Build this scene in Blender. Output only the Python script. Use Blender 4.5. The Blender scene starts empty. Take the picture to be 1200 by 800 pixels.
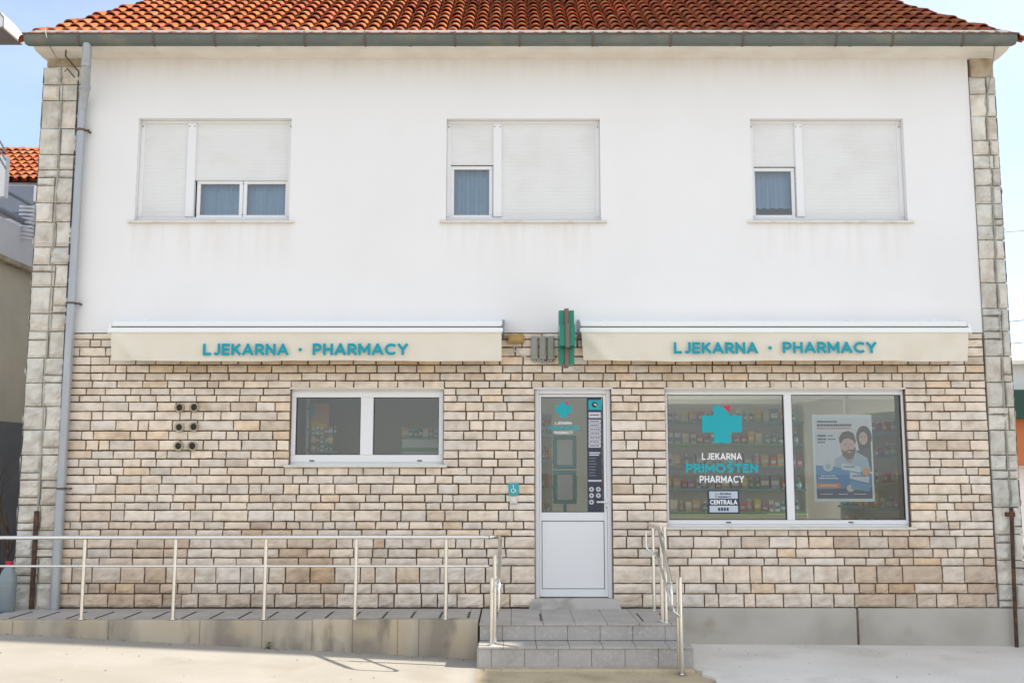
import bpy, math, random
from mathutils import Vector, Matrix, noise
random.seed(7)
R = math.radians

# ------------------------------------------------------------------ camera
sc = bpy.context.scene
TH = math.atan(0.125)
cd = bpy.data.cameras.new('camera'); cam = bpy.data.objects.new('camera', cd)
sc.collection.objects.link(cam); sc.camera = cam
cam.location = (0, -12, 1.6); cam.rotation_euler = (math.pi/2 + TH, 0, 0)
cd.sensor_width = 36; cd.lens = 36.0; cd.clip_end = 2000; cd.clip_start = 0.1

# ------------------------------------------------------------------ light
SUN = Vector((0.86, 0.034, 0.49)).normalized()
w = bpy.data.worlds.new('World'); sc.world = w; w.use_nodes = True
nt = w.node_tree; bg = nt.nodes['Background']
sky = nt.nodes.new('ShaderNodeTexSky'); sky.sky_type = 'NISHITA'; sky.sun_disc = False
sky.sun_elevation = math.asin(SUN.z); sky.sun_rotation = math.atan2(SUN.x, SUN.y)
sky.air_density = 1.0; sky.dust_density = 0.6; sky.ozone_density = 2.0
# thin high cloud veil
tc = nt.nodes.new('ShaderNodeTexCoord'); mp = nt.nodes.new('ShaderNodeMapping')
mp.inputs['Scale'].default_value = (1.2, 1.2, 3.0)
nz = nt.nodes.new('ShaderNodeTexNoise'); nz.inputs['Scale'].default_value = 2.2; nz.inputs['Detail'].default_value = 6
cr = nt.nodes.new('ShaderNodeValToRGB'); cr.color_ramp.elements[0].position = 0.34; cr.color_ramp.elements[1].position = 0.8
cr.color_ramp.elements[0].color = (0.0, 0.0, 0.0, 1); cr.color_ramp.elements[1].color = (.35, .35, .35, 1)
mx = nt.nodes.new('ShaderNodeMix'); mx.data_type = 'RGBA'
nt.links.new(tc.outputs['Generated'], mp.inputs['Vector']); nt.links.new(mp.outputs[0], nz.inputs['Vector'])
nt.links.new(nz.outputs['Fac'], cr.inputs['Fac']); # haze thickens to the right; unseen cloud behind the camera added to light facade
dt = nt.nodes.new('ShaderNodeVectorMath'); dt.operation = 'DOT_PRODUCT'; dt.inputs[1].default_value = (.62, -.78, 0)
nt.links.new(tc.outputs['Generated'], dt.inputs[0])
mr = nt.nodes.new('ShaderNodeMapRange'); mr.inputs['From Min'].default_value = -1.0; mr.inputs['From Max'].default_value = .6; mr.inputs['To Max'].default_value = .62
nt.links.new(dt.outputs['Value'], mr.inputs['Value'])
ad = nt.nodes.new('ShaderNodeMath'); ad.operation = 'ADD'; ad.use_clamp = True
nt.links.new(cr.outputs['Color'], ad.inputs[0]); nt.links.new(mr.outputs[0], ad.inputs[1]); nt.links.new(ad.outputs[0], mx.inputs[0])
nt.links.new(sky.outputs['Color'], mx.inputs[6]); mx.inputs[7].default_value = (5.2, 5.4, 5.65, 1)
nt.links.new(mx.outputs[2], bg.inputs['Color']); bg.inputs['Strength'].default_value = 0.115
sl = bpy.data.lights.new('sun', 'SUN'); so = bpy.data.objects.new('sun', sl); sc.collection.objects.link(so)
sl.energy = 4.3; sl.angle = R(0.6); sl.color = (1, 0.93, 0.82)
so.rotation_euler = SUN.to_track_quat('Z', 'Y').to_euler(); so.location = (20, 5, 20)
vs = sc.view_settings; vs.view_transform = 'Standard'; vs.look = 'None'; vs.gamma = 1; vs.use_curve_mapping = False
vs.exposure = 1.17
sc.cycles.max_bounces = 8; sc.cycles.transparent_max_bounces = 12
sc.cycles.caustics_reflective = False; sc.cycles.caustics_refractive = False

# ------------------------------------------------------------------ helpers
CT, ST = math.cos(TH), math.sin(TH)
def at(px, py, Y=0.0):
    """point of the plane y=Y that was measured at a pixel of the photograph"""
    a = (px-600)/1200; b = (400-py)/1200
    ry = CT-ST*b; rz = ST+CT*b; t = (Y+12)/ry
    return Vector((a*t, Y, 1.6+rz*t))

def nd(m): return m.node_tree.nodes
def newmat(name, col=(.5, .5, .5), rough=.6, metal=0, spec=.5):
    m = bpy.data.materials.new(name); m.use_nodes = True
    b = nd(m)['Principled BSDF']
    b.inputs['Base Color'].default_value = (*col, 1); b.inputs['Roughness'].default_value = rough
    b.inputs['Metallic'].default_value = metal; b.inputs['Specular IOR Level'].default_value = spec
    return m
def coords(m, scale=(1, 1, 1)):
    n = m.node_tree; t = n.nodes.new('ShaderNodeNewGeometry'); p = n.nodes.new('ShaderNodeMapping')
    p.inputs['Scale'].default_value = scale
    n.links.new(t.outputs['Position'], p.inputs['Vector']); return p.outputs[0]
def noisy(m, col_b, scale=3.0, detail=6, lo=.35, hi=.7, stretch=(1, 1, 1), base=None, fac=1.0):
    """mix the base colour with col_b through a noise; chains on whatever feeds Base Color"""
    n = m.node_tree; b = nd(m)['Principled BSDF']
    t = n.nodes.new('ShaderNodeTexNoise'); t.inputs['Scale'].default_value = scale; t.inputs['Detail'].default_value = detail
    n.links.new(coords(m, stretch), t.inputs['Vector'])
    r = n.nodes.new('ShaderNodeMapRange'); r.inputs['From Min'].default_value = lo; r.inputs['From Max'].default_value = hi
    r.inputs['To Max'].default_value = fac
    n.links.new(t.outputs['Fac'], r.inputs['Value'])
    x = n.nodes.new('ShaderNodeMix'); x.data_type = 'RGBA'
    n.links.new(r.outputs[0], x.inputs[0])
    src = b.inputs['Base Color'].links[0].from_socket if b.inputs['Base Color'].links else None
    if src: n.links.new(src, x.inputs[6])
    else: x.inputs[6].default_value = b.inputs['Base Color'].default_value
    x.inputs[7].default_value = (*col_b, 1)
    n.links.new(x.outputs[2], b.inputs['Base Color']); return m
def bumpy(m, scale=60, strength=.3, dist=.004, detail=4, stretch=(1, 1, 1)):
    n = m.node_tree; b = nd(m)['Principled BSDF']
    t = n.nodes.new('ShaderNodeTexNoise'); t.inputs['Scale'].default_value = scale; t.inputs['Detail'].default_value = detail
    n.links.new(coords(m, stretch), t.inputs['Vector'])
    u = n.nodes.new('ShaderNodeBump'); u.inputs['Strength'].default_value = strength; u.inputs['Distance'].default_value = dist
    n.links.new(t.outputs['Fac'], u.inputs['Height']); n.links.new(u.outputs[0], b.inputs['Normal']); return m
def gritty(m, dark, scale=90, thr=.66):
    noisy(m, dark, scale, 2, thr, thr+.06, fac=.75); return m
def tinted(m):
    """multiply Base Color by the mesh attribute 'tint' (one random tint per stone or tile)"""
    n = m.node_tree; b = nd(m)['Principled BSDF']
    a = n.nodes.new('ShaderNodeAttribute'); a.attribute_name = 'tint'
    x = n.nodes.new('ShaderNodeMix'); x.data_type = 'RGBA'; x.blend_type = 'MULTIPLY'; x.inputs[0].default_value = 1
    src = b.inputs['Base Color'].links[0].from_socket if b.inputs['Base Color'].links else None
    if src: n.links.new(src, x.inputs[6])
    else: x.inputs[6].default_value = b.inputs['Base Color'].default_value
    n.links.new(a.outputs['Color'], x.inputs[7]); n.links.new(x.outputs[2], b.inputs['Base Color']); return m

class MB:
    def __init__(s): s.v = []; s.f = []; s.m = []; s.t = []; s.sm = []; s.use_t = False
    def face(s, pts, mi=0, tint=None, smooth=False):
        i = len(s.v); s.v += [tuple(p) for p in pts]; s.f.append(list(range(i, i+len(pts)))); s._a(mi, tint, smooth)
    def _a(s, mi, tint, smooth):
        s.m.append(mi); s.sm.append(smooth)
        if tint is not None: s.use_t = True
        s.t.append(tint or (1, 1, 1))
    def mesh(s, verts, faces, mi=0, tint=None, smooth=False):
        i = len(s.v); s.v += [tuple(p) for p in verts]
        for f in faces: s.f.append([i+k for k in f]); s._a(mi, tint, smooth)
    def box(s, x0, y0, z0, x1, y1, z1, mi=0, tint=None, M=None):
        x0, x1 = min(x0, x1), max(x0, x1); y0, y1 = min(y0, y1), max(y0, y1); z0, z1 = min(z0, z1), max(z0, z1)
        c = [(x, y, z) for z in (z0, z1) for y in (y0, y1) for x in (x0, x1)]
        if M: c = [M @ Vector(p) for p in c]
        s.mesh(c, [(0, 2, 3, 1), (4, 5, 7, 6), (0, 1, 5, 4), (2, 6, 7, 3), (0, 4, 6, 2), (1, 3, 7, 5)], mi, tint)
    def bbox(s, x0, y0, z0, x1, y1, z1, b=.004, mi=0, tint=None, M=None):
        """box with chamfered edges"""
        x0, x1 = min(x0, x1), max(x0, x1); y0, y1 = min(y0, y1), max(y0, y1); z0, z1 = min(z0, z1), max(z0, z1)
        b = min(b, (x1-x0)*.45, (y1-y0)*.45, (z1-z0)*.45)
        V = []; idx = {}
        for sx in (0, 1):
            for sy in (0, 1):
                for sz in (0, 1):
                    X = (x0, x1)[sx]; Y = (y0, y1)[sy]; Z = (z0, z1)[sz]
                    ix = X+(b if sx == 0 else -b); iy = Y+(b if sy == 0 else -b); iz = Z+(b if sz == 0 else -b)
                    for ax, p in enumerate(((X, iy, iz), (ix, Y, iz), (ix, iy, Z))):
                        idx[(sx, sy, sz, ax)] = len(V); V.append(Vector(p))
        F = []
        for ax in range(3):
            for sd in (0, 1):
                q = []
                for (a, c) in ((0, 0), (1, 0), (1, 1), (0, 1)):
                    k = [0, 0, 0]; k[ax] = sd; k[(ax+1) % 3] = a; k[(ax+2) % 3] = c
                    q.append(idx[(*k, ax)])
                F.append(q if sd else q[::-1])
        for ax in range(3):
            o1, o2 = (ax+1) % 3, (ax+2) % 3
            for a in (0, 1):
                for c in (0, 1):
                    k0 = [0, 0, 0]; k0[o1] = a; k0[o2] = c; k1 = list(k0); k1[ax] = 1
                    q = [idx[(*k0, o1)], idx[(*k1, o1)], idx[(*k1, o2)], idx[(*k0, o2)]]
                    F.append(q if (a ^ c) else q[::-1])
        for sx in (0, 1):
            for sy in (0, 1):
                for sz in (0, 1):
                    q = [idx[(sx, sy, sz, k)] for k in range(3)]
                    F.append(q if (sx+sy+sz) % 2 else q[::-1])
        if M: V = [M @ p for p in V]
        s.mesh(V, F, mi, tint)
    def tube(s, pts, r, n=10, mi=0, cap=True, tint=None):
        pts = [Vector(p) for p in pts]; rings = []
        rr = r if isinstance(r, (list, tuple)) else [r]*len(pts)
        up = None
        for i, p in enumerate(pts):
            d = (pts[min(i+1, len(pts)-1)]-pts[max(i-1, 0)]).normalized()
            if up is None:
                up = Vector((0, 0, 1)) if abs(d.z) < .9 else Vector((0, 1, 0))
            a = d.cross(up).normalized(); up = a.cross(d).normalized()
            rings.append([p+(a*math.cos(2*math.pi*k/n)+up*math.sin(2*math.pi*k/n))*rr[i] for k in range(n)])
        V = [v for g in rings for v in g]; F = []
        for i in range(len(pts)-1):
            for k in range(n):
                k2 = (k+1) % n; F.append((i*n+k, i*n+k2, (i+1)*n+k2, (i+1)*n+k))
        s.mesh(V, F, mi, tint, True)
        if cap:
            s.mesh(rings[0], [tuple(range(n))[::-1]], mi, tint); s.mesh(rings[-1], [tuple(range(n))], mi, tint)
    def prism(s, poly, y0, y1, mi=0, tint=None):
        """poly of (x,z) extruded from y0 (front) to y1"""
        n = len(poly); V = [(x, y0, z) for x, z in poly]+[(x, y1, z) for x, z in poly]
        F = [tuple(range(n)), tuple(range(2*n-1, n-1, -1))]+[(i, n+i, n+(i+1) % n, (i+1) % n) for i in range(n)]
        s.mesh(V, F, mi, tint)
    def xprism(s, poly, x0, x1, mi=0, tint=None):
        n = len(poly); V = [(x0, y, z) for y, z in poly]+[(x1, y, z) for y, z in poly]
        F = [tuple(range(n)), tuple(range(2*n-1, n-1, -1))]+[(i, n+i, n+(i+1) % n, (i+1) % n) for i in range(n)]
        s.mesh(V, F, mi, tint)
    def disc(s, c, r, y, n=20, mi=0):
        s.face([(c[0]+r*math.cos(2*math.pi*k/n), y, c[1]+r*math.sin(2*math.pi*k/n)) for k in range(n)], mi)
    def build(s, name, mats, parent=None, label=None):
        me = bpy.data.meshes.new(name); me.from_pydata(s.v, [], s.f)
        if not isinstance(mats, (list, tuple)): mats = [mats]
        for m in mats: me.materials.append(m)
        me.polygons.foreach_set('material_index', s.m); me.polygons.foreach_set('use_smooth', s.sm)
        if s.use_t:
            ca = me.color_attributes.new('tint', 'FLOAT_COLOR', 'CORNER'); buf = []
            for f, t in zip(s.f, s.t): buf += [t[0], t[1], t[2], 1.0]*len(f)
            ca.data.foreach_set('color', buf)
        me.update()
        o = bpy.data.objects.new(name, me); sc.collection.objects.link(o)
        if parent: attach(o, parent)
        if label: o['label'] = label
        return o

WL = {}
def attach(o, parent):
    o.parent = parent
    L = WL.get(parent.name, Vector((0, 0, 0)))
    o.matrix_parent_inverse = Matrix.Translation(-L)
def thing(name, label, cat, loc=(0, 0, 0), group=None):
    o = bpy.data.objects.new(name, None); sc.collection.objects.link(o); o.empty_display_size = .1
    o.location = loc; WL[o.name] = Vector(loc); o['label'] = label; o['category'] = cat
    if group: o['group'] = group
    return o
def tag(o, label, cat, group=None):
    o['label'] = label; o['category'] = cat
    if group: o['group'] = group
    return o
def struct(o): o['kind'] = 'structure'; return o

def _arc(cx, cy, rx, ry, a0, a1, n=10): return [(cx+rx*math.cos(R(a0+(a1-a0)*i/n)), cy+ry*math.sin(R(a0+(a1-a0)*i/n))) for i in range(n+1)]
GL = {   # letter: (width, strokes as centre lines in a cell 1 high)
 'L': (.50, [[(0, 1), (0, 0)], [(0, 0), (.5, 0)]]), 'J': (.44, [[(.44, 1), (.44, .26)]+_arc(.24, .24, .20, .24, 0, -155)]),
 'E': (.50, [[(0, 1), (0, 0)], [(0, 0), (.5, 0)], [(0, .5), (.46, .5)], [(0, 1), (.5, 1)]]), 'K': (.60, [[(0, 1), (0, 0)], [(.56, 1), (.06, .42)], [(.22, .58), (.62, 0)]]),
 'A': (.78, [[(0, 0), (.39, 1)], [(.39, 1), (.78, 0)], [(.15, .27), (.63, .27)]]), 'R': (.58, [[(0, 1), (0, 0)], [(0, 1), (.30, 1)]+_arc(.30, .71, .27, .29, 90, -90)+[(0, .42)], [(.27, .42), (.60, 0)]]),
 'N': (.66, [[(0, 0), (0, 1)], [(0, 1), (.66, 0)], [(.66, 0), (.66, 1)]]), 'P': (.56, [[(0, 1), (0, 0)], [(0, 1), (.30, 1)]+_arc(.30, .70, .27, .30, 90, -90)+[(0, .40)]]),
 'H': (.64, [[(0, 1), (0, 0)], [(.64, 1), (.64, 0)], [(0, .5), (.64, .5)]]), 'M': (.84, [[(0, 0), (0, 1)], [(0, 1), (.42, .28)], [(.42, .28), (.84, 1)], [(.84, 1), (.84, 0)]]),
 'C': (.76, [_arc(.46, .5, .46, .5, 42, 318, 18)]), 'Y': (.68, [[(0, 1), (.34, .46)], [(.68, 1), (.34, .46)], [(.34, .46), (.34, 0)]]),
 'I': (.0, [[(0, 1), (0, 0)]]), 'O': (.94, [_arc(.47, .5, .47, .5, 0, 360, 24)]), 'T': (.60, [[(0, 1), (.6, 1)], [(.3, 1), (.3, 0)]]),
 'S': (.52, [_arc(.26, .74, .25, .26, 30, 262, 12)+_arc(.26, .26, .26, .26, 82, -150, 12)]),
}
GL['Š'] = (.52, GL['S'][1]+[[(.10, 1.50), (.26, 1.36)], [(.26, 1.36), (.42, 1.50)]])
def text(name, s, width, height, centre, mat, parent=None, bold=.2, M=None, space=.34):
    """bold geometric capitals drawn as strokes; one thin mesh per word"""
    b = MB(); tw = sum(GL[c][0] for c in s)+space*(len(s)-1)+bold; sx = width/tw; sz = height; th = bold/2
    x = th; k = 0; X0 = centre[0]-width/2; Z0 = centre[2]-height/2
    def put(p, y): return (X0+p[0]*sx, y, Z0+p[1]*sz)
    for c in s:
        wd, st = GL[c]
        for line in st:
            P = [Vector((px_, th+(1-bold)*py_)) for px_, py_ in line]; y = centre[1]-.00035*(k % 4); k += 1
            closed = (P[0]-P[-1]).length < 1e-4 and len(P) > 3
            L_, R_ = [], []; asp = sz/sx
            Q = [Vector((p.x, p.y*asp)) for p in P]; t_ = th*.5*(1+asp)
            t_ = th*(asp+1)/2
            for i in range(len(Q)):
                d0 = (Q[i]-Q[i-1]) if i or closed else (Q[1]-Q[0]); d1 = (Q[(i+1) % len(Q)]-Q[i]) if i < len(Q)-1 else ((Q[1]-Q[0]) if closed else (Q[-1]-Q[-2]))
                if closed and i == 0: d0 = Q[-1]-Q[-2]
                d = (d0.normalized()+d1.normalized()).normalized(); nn = Vector((-d.y, d.x)); e = Vector((0, 0))
                if not closed and len(Q) == 2: e = d*t_*.92*(-1 if i == 0 else 1)
                if not closed and len(Q) > 2 and (i == 0 or i == len(Q)-1) and c in 'RP': e = d*0
                if c == 'J' and i == 0: e = -d*t_
                L_.append(Q[i]+nn*t_+e); R_.append(Q[i]-nn*t_+e)
            for i in range(len(Q)-1):
                q = [L_[i], R_[i], R_[i+1], L_[i+1]]; b.face([put((x+v.x, v.y/asp), y) for v in q])
        x += wd+space
    me = b.build(name, mat, parent); return me

# ------------------------------------------------------------------ materials
M = {}
M['plaster'] = bumpy(noisy(noisy(newmat('white plaster', (.81, .80, .80), .9, 0, .2), (.775, .765, .755), .9, 5, .45, .8),
                     (.70, .65, .58), 1.6, 6, .64, .9, (1.6, 1, .35), fac=.4), 90, .25, .003)
def drips(m, spots, z_top, length, col, fac):
    """old run-off stains on the wall below given spots (x centre, half width)"""
    n = m.node_tree; b = nd(m)['Principled BSDF']; g = n.nodes.new('ShaderNodeNewGeometry'); sp = n.nodes.new('ShaderNodeSeparateXYZ'); n.links.new(g.outputs['Position'], sp.inputs[0])
    def mth(op, a, c=None, v=None):
        q = n.nodes.new('ShaderNodeMath'); q.operation = op; q.use_clamp = op in ('MULTIPLY', 'ADD') and v is None
        n.links.new(a, q.inputs[0])
        if c is not None: n.links.new(c, q.inputs[1])
        if v is not None: q.inputs[1].default_value = v
        return q.outputs[0]
    def rng(a, f0, f1, t0, t1):
        q = n.nodes.new('ShaderNodeMapRange'); n.links.new(a, q.inputs['Value'])
        for k_, v_ in zip(('From Min', 'From Max', 'To Min', 'To Max'), (f0, f1, t0, t1)): q.inputs[k_].default_value = v_
        return q.outputs[0]
    tot = None
    for (cx_, hw) in spots:
        a = mth('ABSOLUTE', mth('SUBTRACT', sp.outputs['X'], v=cx_)); a = rng(a, hw-.03, hw+.05, 1, 0); tot = a if tot is None else mth('ADD', tot, a)
    low = rng(sp.outputs['Z'], z_top-length, z_top, 0, 1); up = rng(sp.outputs['Z'], z_top, z_top+.01, 1, 0)
    t = n.nodes.new('ShaderNodeTexNoise'); t.inputs['Scale'].default_value = 1; t.inputs['Detail'].default_value = 6; n.links.new(coords(m, (9, 1, .8)), t.inputs['Vector'])
    k = mth('MULTIPLY', mth('MULTIPLY', tot, low), mth('MULTIPLY', up, rng(t.outputs['Fac'], .42, .72, 0, fac)))
    x = n.nodes.new('ShaderNodeMix'); x.data_type = 'RGBA'; n.links.new(k, x.inputs[0]); n.links.new(b.inputs['Base Color'].links[0].from_socket, x.inputs[6]); x.inputs[7].default_value = (*col, 1)
    n.links.new(x.outputs[2], b.inputs['Base Color']); return m
_sz = at(600, 261.5).z
drips(M['plaster'], [(at(x_, 262).x, .95) for x_ in (250, 613, 970)], _sz, .62, (.62, .55, .46), .38)
drips(M['plaster'], [(0, 5.6)], at(600, 60).z, .5, (.60, .53, .44), .35)
M['cream'] = noisy(newmat('cream render', (.80, .755, .675), .85), (.70, .64, .55), 3, 6, .4, .75)
M['stone'] = bumpy(tinted(noisy(noisy(newmat('cream limestone', (.80, .70, .595), .9, 0, .2), (.63, .535, .44), 9, 8, .42, .72),
                   (.34, .22, .13), 2.3, 7, .60, .80, (1, 1, 1.6), fac=.55)), 45, .6, .006, 8)
M['quoin'] = bumpy(tinted(noisy(noisy(newmat('pale limestone', (.68, .64, .57), .9, 0, .2), (.50, .455, .39), 6, 8, .42, .7),
                   (.33, .28, .23), 2.6, 8, .62, .82, fac=.5)), 30, .7, .01, 8)
M['mortar'] = bumpy(noisy(newmat('dark mortar', (.14, .10, .068), .95, 0, .1), (.26, .19, .13), 4, 6, .45, .7), 80, .6, .004)
M['qmortar'] = bumpy(newmat('grey mortar', (.27, .25, .22), .95, 0, .1), 80, .6, .004)
M['upvc'] = newmat('white plastic frame', (.78, .78, .79), .35)
M['shutter'] = noisy(newmat('white roller shutter', (.73, .73, .72), .5), (.66, .65, .63), 2, 5, .5, .8)
M['sill'] = noisy(newmat('cream sill', (.72, .68, .60), .6), (.56, .50, .42), 8, 5, .5, .8)
M['gasket'] = newmat('dark gasket', (.04, .045, .05), .6)
M['steel'] = newmat('polished steel', (.78, .76, .72), .22, 1)
M['zinc'] = noisy(newmat('grey green gutter', (.12, .14, .125), .55, .2), (.20, .19, .15), 3, 6, .5, .72, (1, 1, 2))
M['pipe'] = noisy(newmat('grey downpipe', (.38, .40, .42), .42, .35), (.46, .47, .48), 2, 5, .45, .75, (4, 4, .6))
M['brown_metal'] = newmat('brown metal strap', (.12, .08, .06), .6)
M['tile'] = bumpy(tinted(noisy(newmat('fired clay', (.43, .125, .046), .8, 0, .3), (.27, .075, .034), 14, 6, .4, .75)), 60, .3, .003)
M['concrete'] = bumpy(noisy(noisy(noisy(newmat('weathered concrete', (.52, .45, .35), .9, 0, .2), (.29, .25, .20), 1.6, 8, .42, .58, (1, 1, .3)),
                      (.50, .40, .28), 2.2, 6, .5, .75), (.12, .105, .09), 3.2, 9, .56, .72, (1.2, 1, .45), fac=.75), 40, .5, .005)
M['plinth'] = bumpy(noisy(noisy(newmat('grey render plinth', (.50, .465, .41), .9, 0, .2), (.41, .375, .325), 1.4, 8, .45, .7),
                    (.30, .21, .15), 2.5, 8, .63, .8, fac=.6), 60, .4, .004)
M['step'] = bumpy(noisy(noisy(newmat('grey step tile', (.47, .44, .41), .6), (.38, .355, .33), 3, 7, .4, .7), (.52, .48, .43), 25, 5, .5, .7), 80, .15, .002)
M['thresh'] = noisy(newmat('pale worn threshold', (.56, .53, .48), .8), (.36, .33, .30), 5, 8, .5, .7)
M['step_gap'] = newmat('dark tile joint', (.10, .09, .08), .9)
M['ground_l'] = bumpy(noisy(noisy(newmat('pale cream concrete', (.40, .37, .325), .9, 0, .2), (.345, .315, .27), .8, 6, .4, .7), (.44, .39, .32), 5, 9, .62, .8, fac=.6), 50, .4, .003)
M['ground_m'] = bumpy(noisy(noisy(newmat('old tan concrete', (.54, .44, .30), .9, 0, .2), (.42, .335, .22), 3, 8, .45, .7), (.58, .49, .36), 30, 5, .55, .75), 60, .6, .004)
M['ground_r'] = bumpy(noisy(noisy(newmat('smooth grey concrete', (.80, .765, .71), .9, 0, .2), (.72, .685, .63), 1.1, 7, .4, .7), (.40, .37, .33), 9, 9, .66, .8, fac=.5), 60, .35, .003)
noisy(M['ground_l'], (.30, .265, .215), 1.3, 9, .56, .70, fac=.45); noisy(M['ground_r'], (.58, .55, .50), 1.7, 9, .55, .68, fac=.5); gritty(M['ground_l'], (.24, .21, .17), 70, .68); gritty(M['ground_r'], (.42, .39, .35), 60, .66); gritty(M['ground_m'], (.22, .16, .10), 55, .64)
M['canvas'] = bumpy(noisy(newmat('beige awning canvas', (.74, .68, .575), .85), (.69, .63, .52), 2.5, 5, .45, .7), 220, .25, .001)
M['alu'] = newmat('white awning aluminium', (.84, .84, .82), .35)
M['teal'] = newmat('teal vinyl', (.0, .38, .44), .5)
M['tealtext'] = newmat('teal print', (.0, .30, .38), .7)
M['red'] = newmat('red vinyl', (.62, .02, .06), .5)
M['white'] = newmat('white vinyl', (.82, .84, .86), .5)
M['navy'] = newmat('navy vinyl', (.028, .034, .06), .45)
M['black'] = newmat('black plastic', (.015, .015, .015), .5)
M['grey'] = newmat('grey plastic box', (.33, .33, .29), .6)
M['tan'] = noisy(newmat('yellowed plastic', (.50, .33, .10), .6), (.40, .24, .08), 20, 4)
M['cable'] = newmat('pale cable', (.62, .58, .52), .6)
M['darkcable'] = newmat('dark cable', (.05, .05, .055), .6)
M['rust'] = bumpy(noisy(newmat('rusty iron', (.055, .035, .028), .85), (.17, .07, .03), 12, 6, .45, .7), 60, .5, .003)
M['green'] = newmat('green acrylic', (.0, .20, .125), .25)
M['bronze'] = newmat('brown sign edge', (.17, .13, .10), .5)
M['int'] = newmat('pale interior wall', (.86, .88, .84), .9)
M['intfloor'] = noisy(newmat('beige shop floor', (.74, .73, .68), .35), (.68, .67, .62), 3)
M['shelf'] = newmat('white shelf board', (.78, .82, .80), .5)
M['shelfgreen'] = newmat('green shelf lip', (.16, .42, .22), .5)
M['shelfblue'] = newmat('blue shelf lip', (.10, .36, .50), .5)
M['cabinet'] = newmat('pale green cabinet', (.50, .56, .40), .6)
M['curtain'] = newmat('pale curtain', (.50, .65, .76), .9)  # bluish tone stands in for sky reflected in the upper panes
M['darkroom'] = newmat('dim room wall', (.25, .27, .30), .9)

def glassmat(name, tint=(.93, .96, .95), refl=1.0):
    m = bpy.data.materials.new(name); m.use_nodes = True; n = m.node_tree
    n.nodes.remove(n.nodes['Principled BSDF']); out = n.nodes['Material Output']
    t = n.nodes.new('ShaderNodeBsdfTransparent'); t.inputs[0].default_value = (*tint, 1)
    g = n.nodes.new('ShaderNodeBsdfGlossy'); g.inputs['Roughness'].default_value = .02
    f = n.nodes.new('ShaderNodeFresnel'); f.inputs['IOR'].default_value = 1.55
    mu = n.nodes.new('ShaderNodeMath'); mu.operation = 'MULTIPLY'; mu.inputs[1].default_value = 2.0*refl; mu.use_clamp = True
    x = n.nodes.new('ShaderNodeMixShader')
    n.links.new(f.outputs[0], mu.inputs[0]); n.links.new(mu.outputs[0], x.inputs[0])
    n.links.new(t.outputs[0], x.inputs[1]); n.links.new(g.outputs[0], x.inputs[2]); n.links.new(x.outputs[0], out.inputs[0])
    return m
M['glass'] = glassmat('shop window glass', (.955, .99, .965), 1.15)
M['glass_up'] = glassmat('upper window glass', (.72, .85, .95), 1.6)  # blue tint adds to the look of reflected sky

# ================================================================== ground
XL = -.35                                   # right end of the ramp's retaining wall
def gz(x):
    if x < XL: return -.35+(XL-x)*.052
    if x < 1.9: return -.35-(x-XL)*.018
    return -.3905-(x-1.9)*.006
b = MB(); xs = [-400, -60, -20, -12, -9]+[-8+.5*i for i in range(40)]+[14, 20, 60, 400]; ys = [-400, -60, -30, -16, -10, -6, -4, -3, -2, -1.2, -.6, 0, 14, 40, 400]
def gzc(x): return gz(max(-12, min(12, x)))
for i in range(len(xs)-1):
    for j in range(len(ys)-1):
        b.face([(xs[i], ys[j], gzc(xs[i])), (xs[i+1], ys[j], gzc(xs[i+1])), (xs[i+1], ys[j+1], gzc(xs[i+1])), (xs[i], ys[j+1], gzc(xs[i]))])
struct(b.build('ground', M['ground_l']))
def sheet(name, pts, dz, mat):
    """thin paving sheet cut in strips so that it follows the ground"""
    b = MB(); x0 = min(p[0] for p in pts)
    n = len(pts)//2
    for i in range(n-1):
        a, c = pts[i], pts[i+1]; d, e = pts[-1-i], pts[-2-i]
        b.face([(a[0], a[1], gz(a[0])+dz), (c[0], c[1], gz(c[0])+dz), (e[0], e[1], gz(e[0])+dz), (d[0], d[1], gz(d[0])+dz)])
    return struct(b.build(name, mat))
sheet('forecourt', [(-.34, -9), (.8, -9), (2.05, -9), (2.05, -1.5), (.8, -1.5), (-.34, -1.5)], .004, M['ground_m'])
b = MB()     # new concrete pavement to the right, with its uneven pour edge against the old slab
edge = [(1.78, 0), (1.79, -1.0), (1.80, -1.52), (1.88, -1.62), (1.84, -1.75), (1.93, -1.95), (1.90, -2.2), (2.0, -2.6), (1.97, -3.2), (2.05, -5), (2.0, -9)]
for (xa, ya), (xb, yb) in zip(edge[:-1], edge[1:]):
    X = [0, 2, 4, 7, 12, 30]
    for k in range(len(X)-1):
        p = lambda x, y: (x, y, gzc(x)+.03)
        l0, l1 = (xa if k == 0 else 2+X[k]), (xb if k == 0 else 2+X[k])
        b.face([p(l1, yb), p(2+X[k+1], yb), p(2+X[k+1], ya), p(l0, ya)])
    b.face([(xb, yb, gz(xb)-.01), (xb, yb, gz(xb)+.03), (xa, ya, gz(xa)+.03), (xa, ya, gz(xa)-.01)])
struct(b.build('pavement', M['ground_r']))

# ================================================================== building
B = thing('pharmacy_building', 'two storey house with white plaster above, cream stone below and an orange tiled roof', 'building', (0, 2, -.4))
WX0, WX1 = -5.70, 5.87                      # outer faces of the side walls
QX0, QX1 = -5.20, 5.555                     # inner edges of the corner stonework
ZP = at(0, 390).z                           # plaster starts here
ZT = at(600, 60).z
BASE = .035
COURSE_PX = [390.5, 397.7, 407, 417.7, 427.7, 437, 446, 454.7, 463, 471, 482, 492.3, 504.7, 515.3, 527.7, 537.3, 547.3, 556.7, 566.7, 579, 588.3, 597.3, 610.7, 620, 628, 642.3, 653, 662.3, 683, 695, 711.5]
CZ = [at(600, p).z for p in COURSE_PX]
def snap(z): return min(CZ, key=lambda c: abs(c-z))

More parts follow.
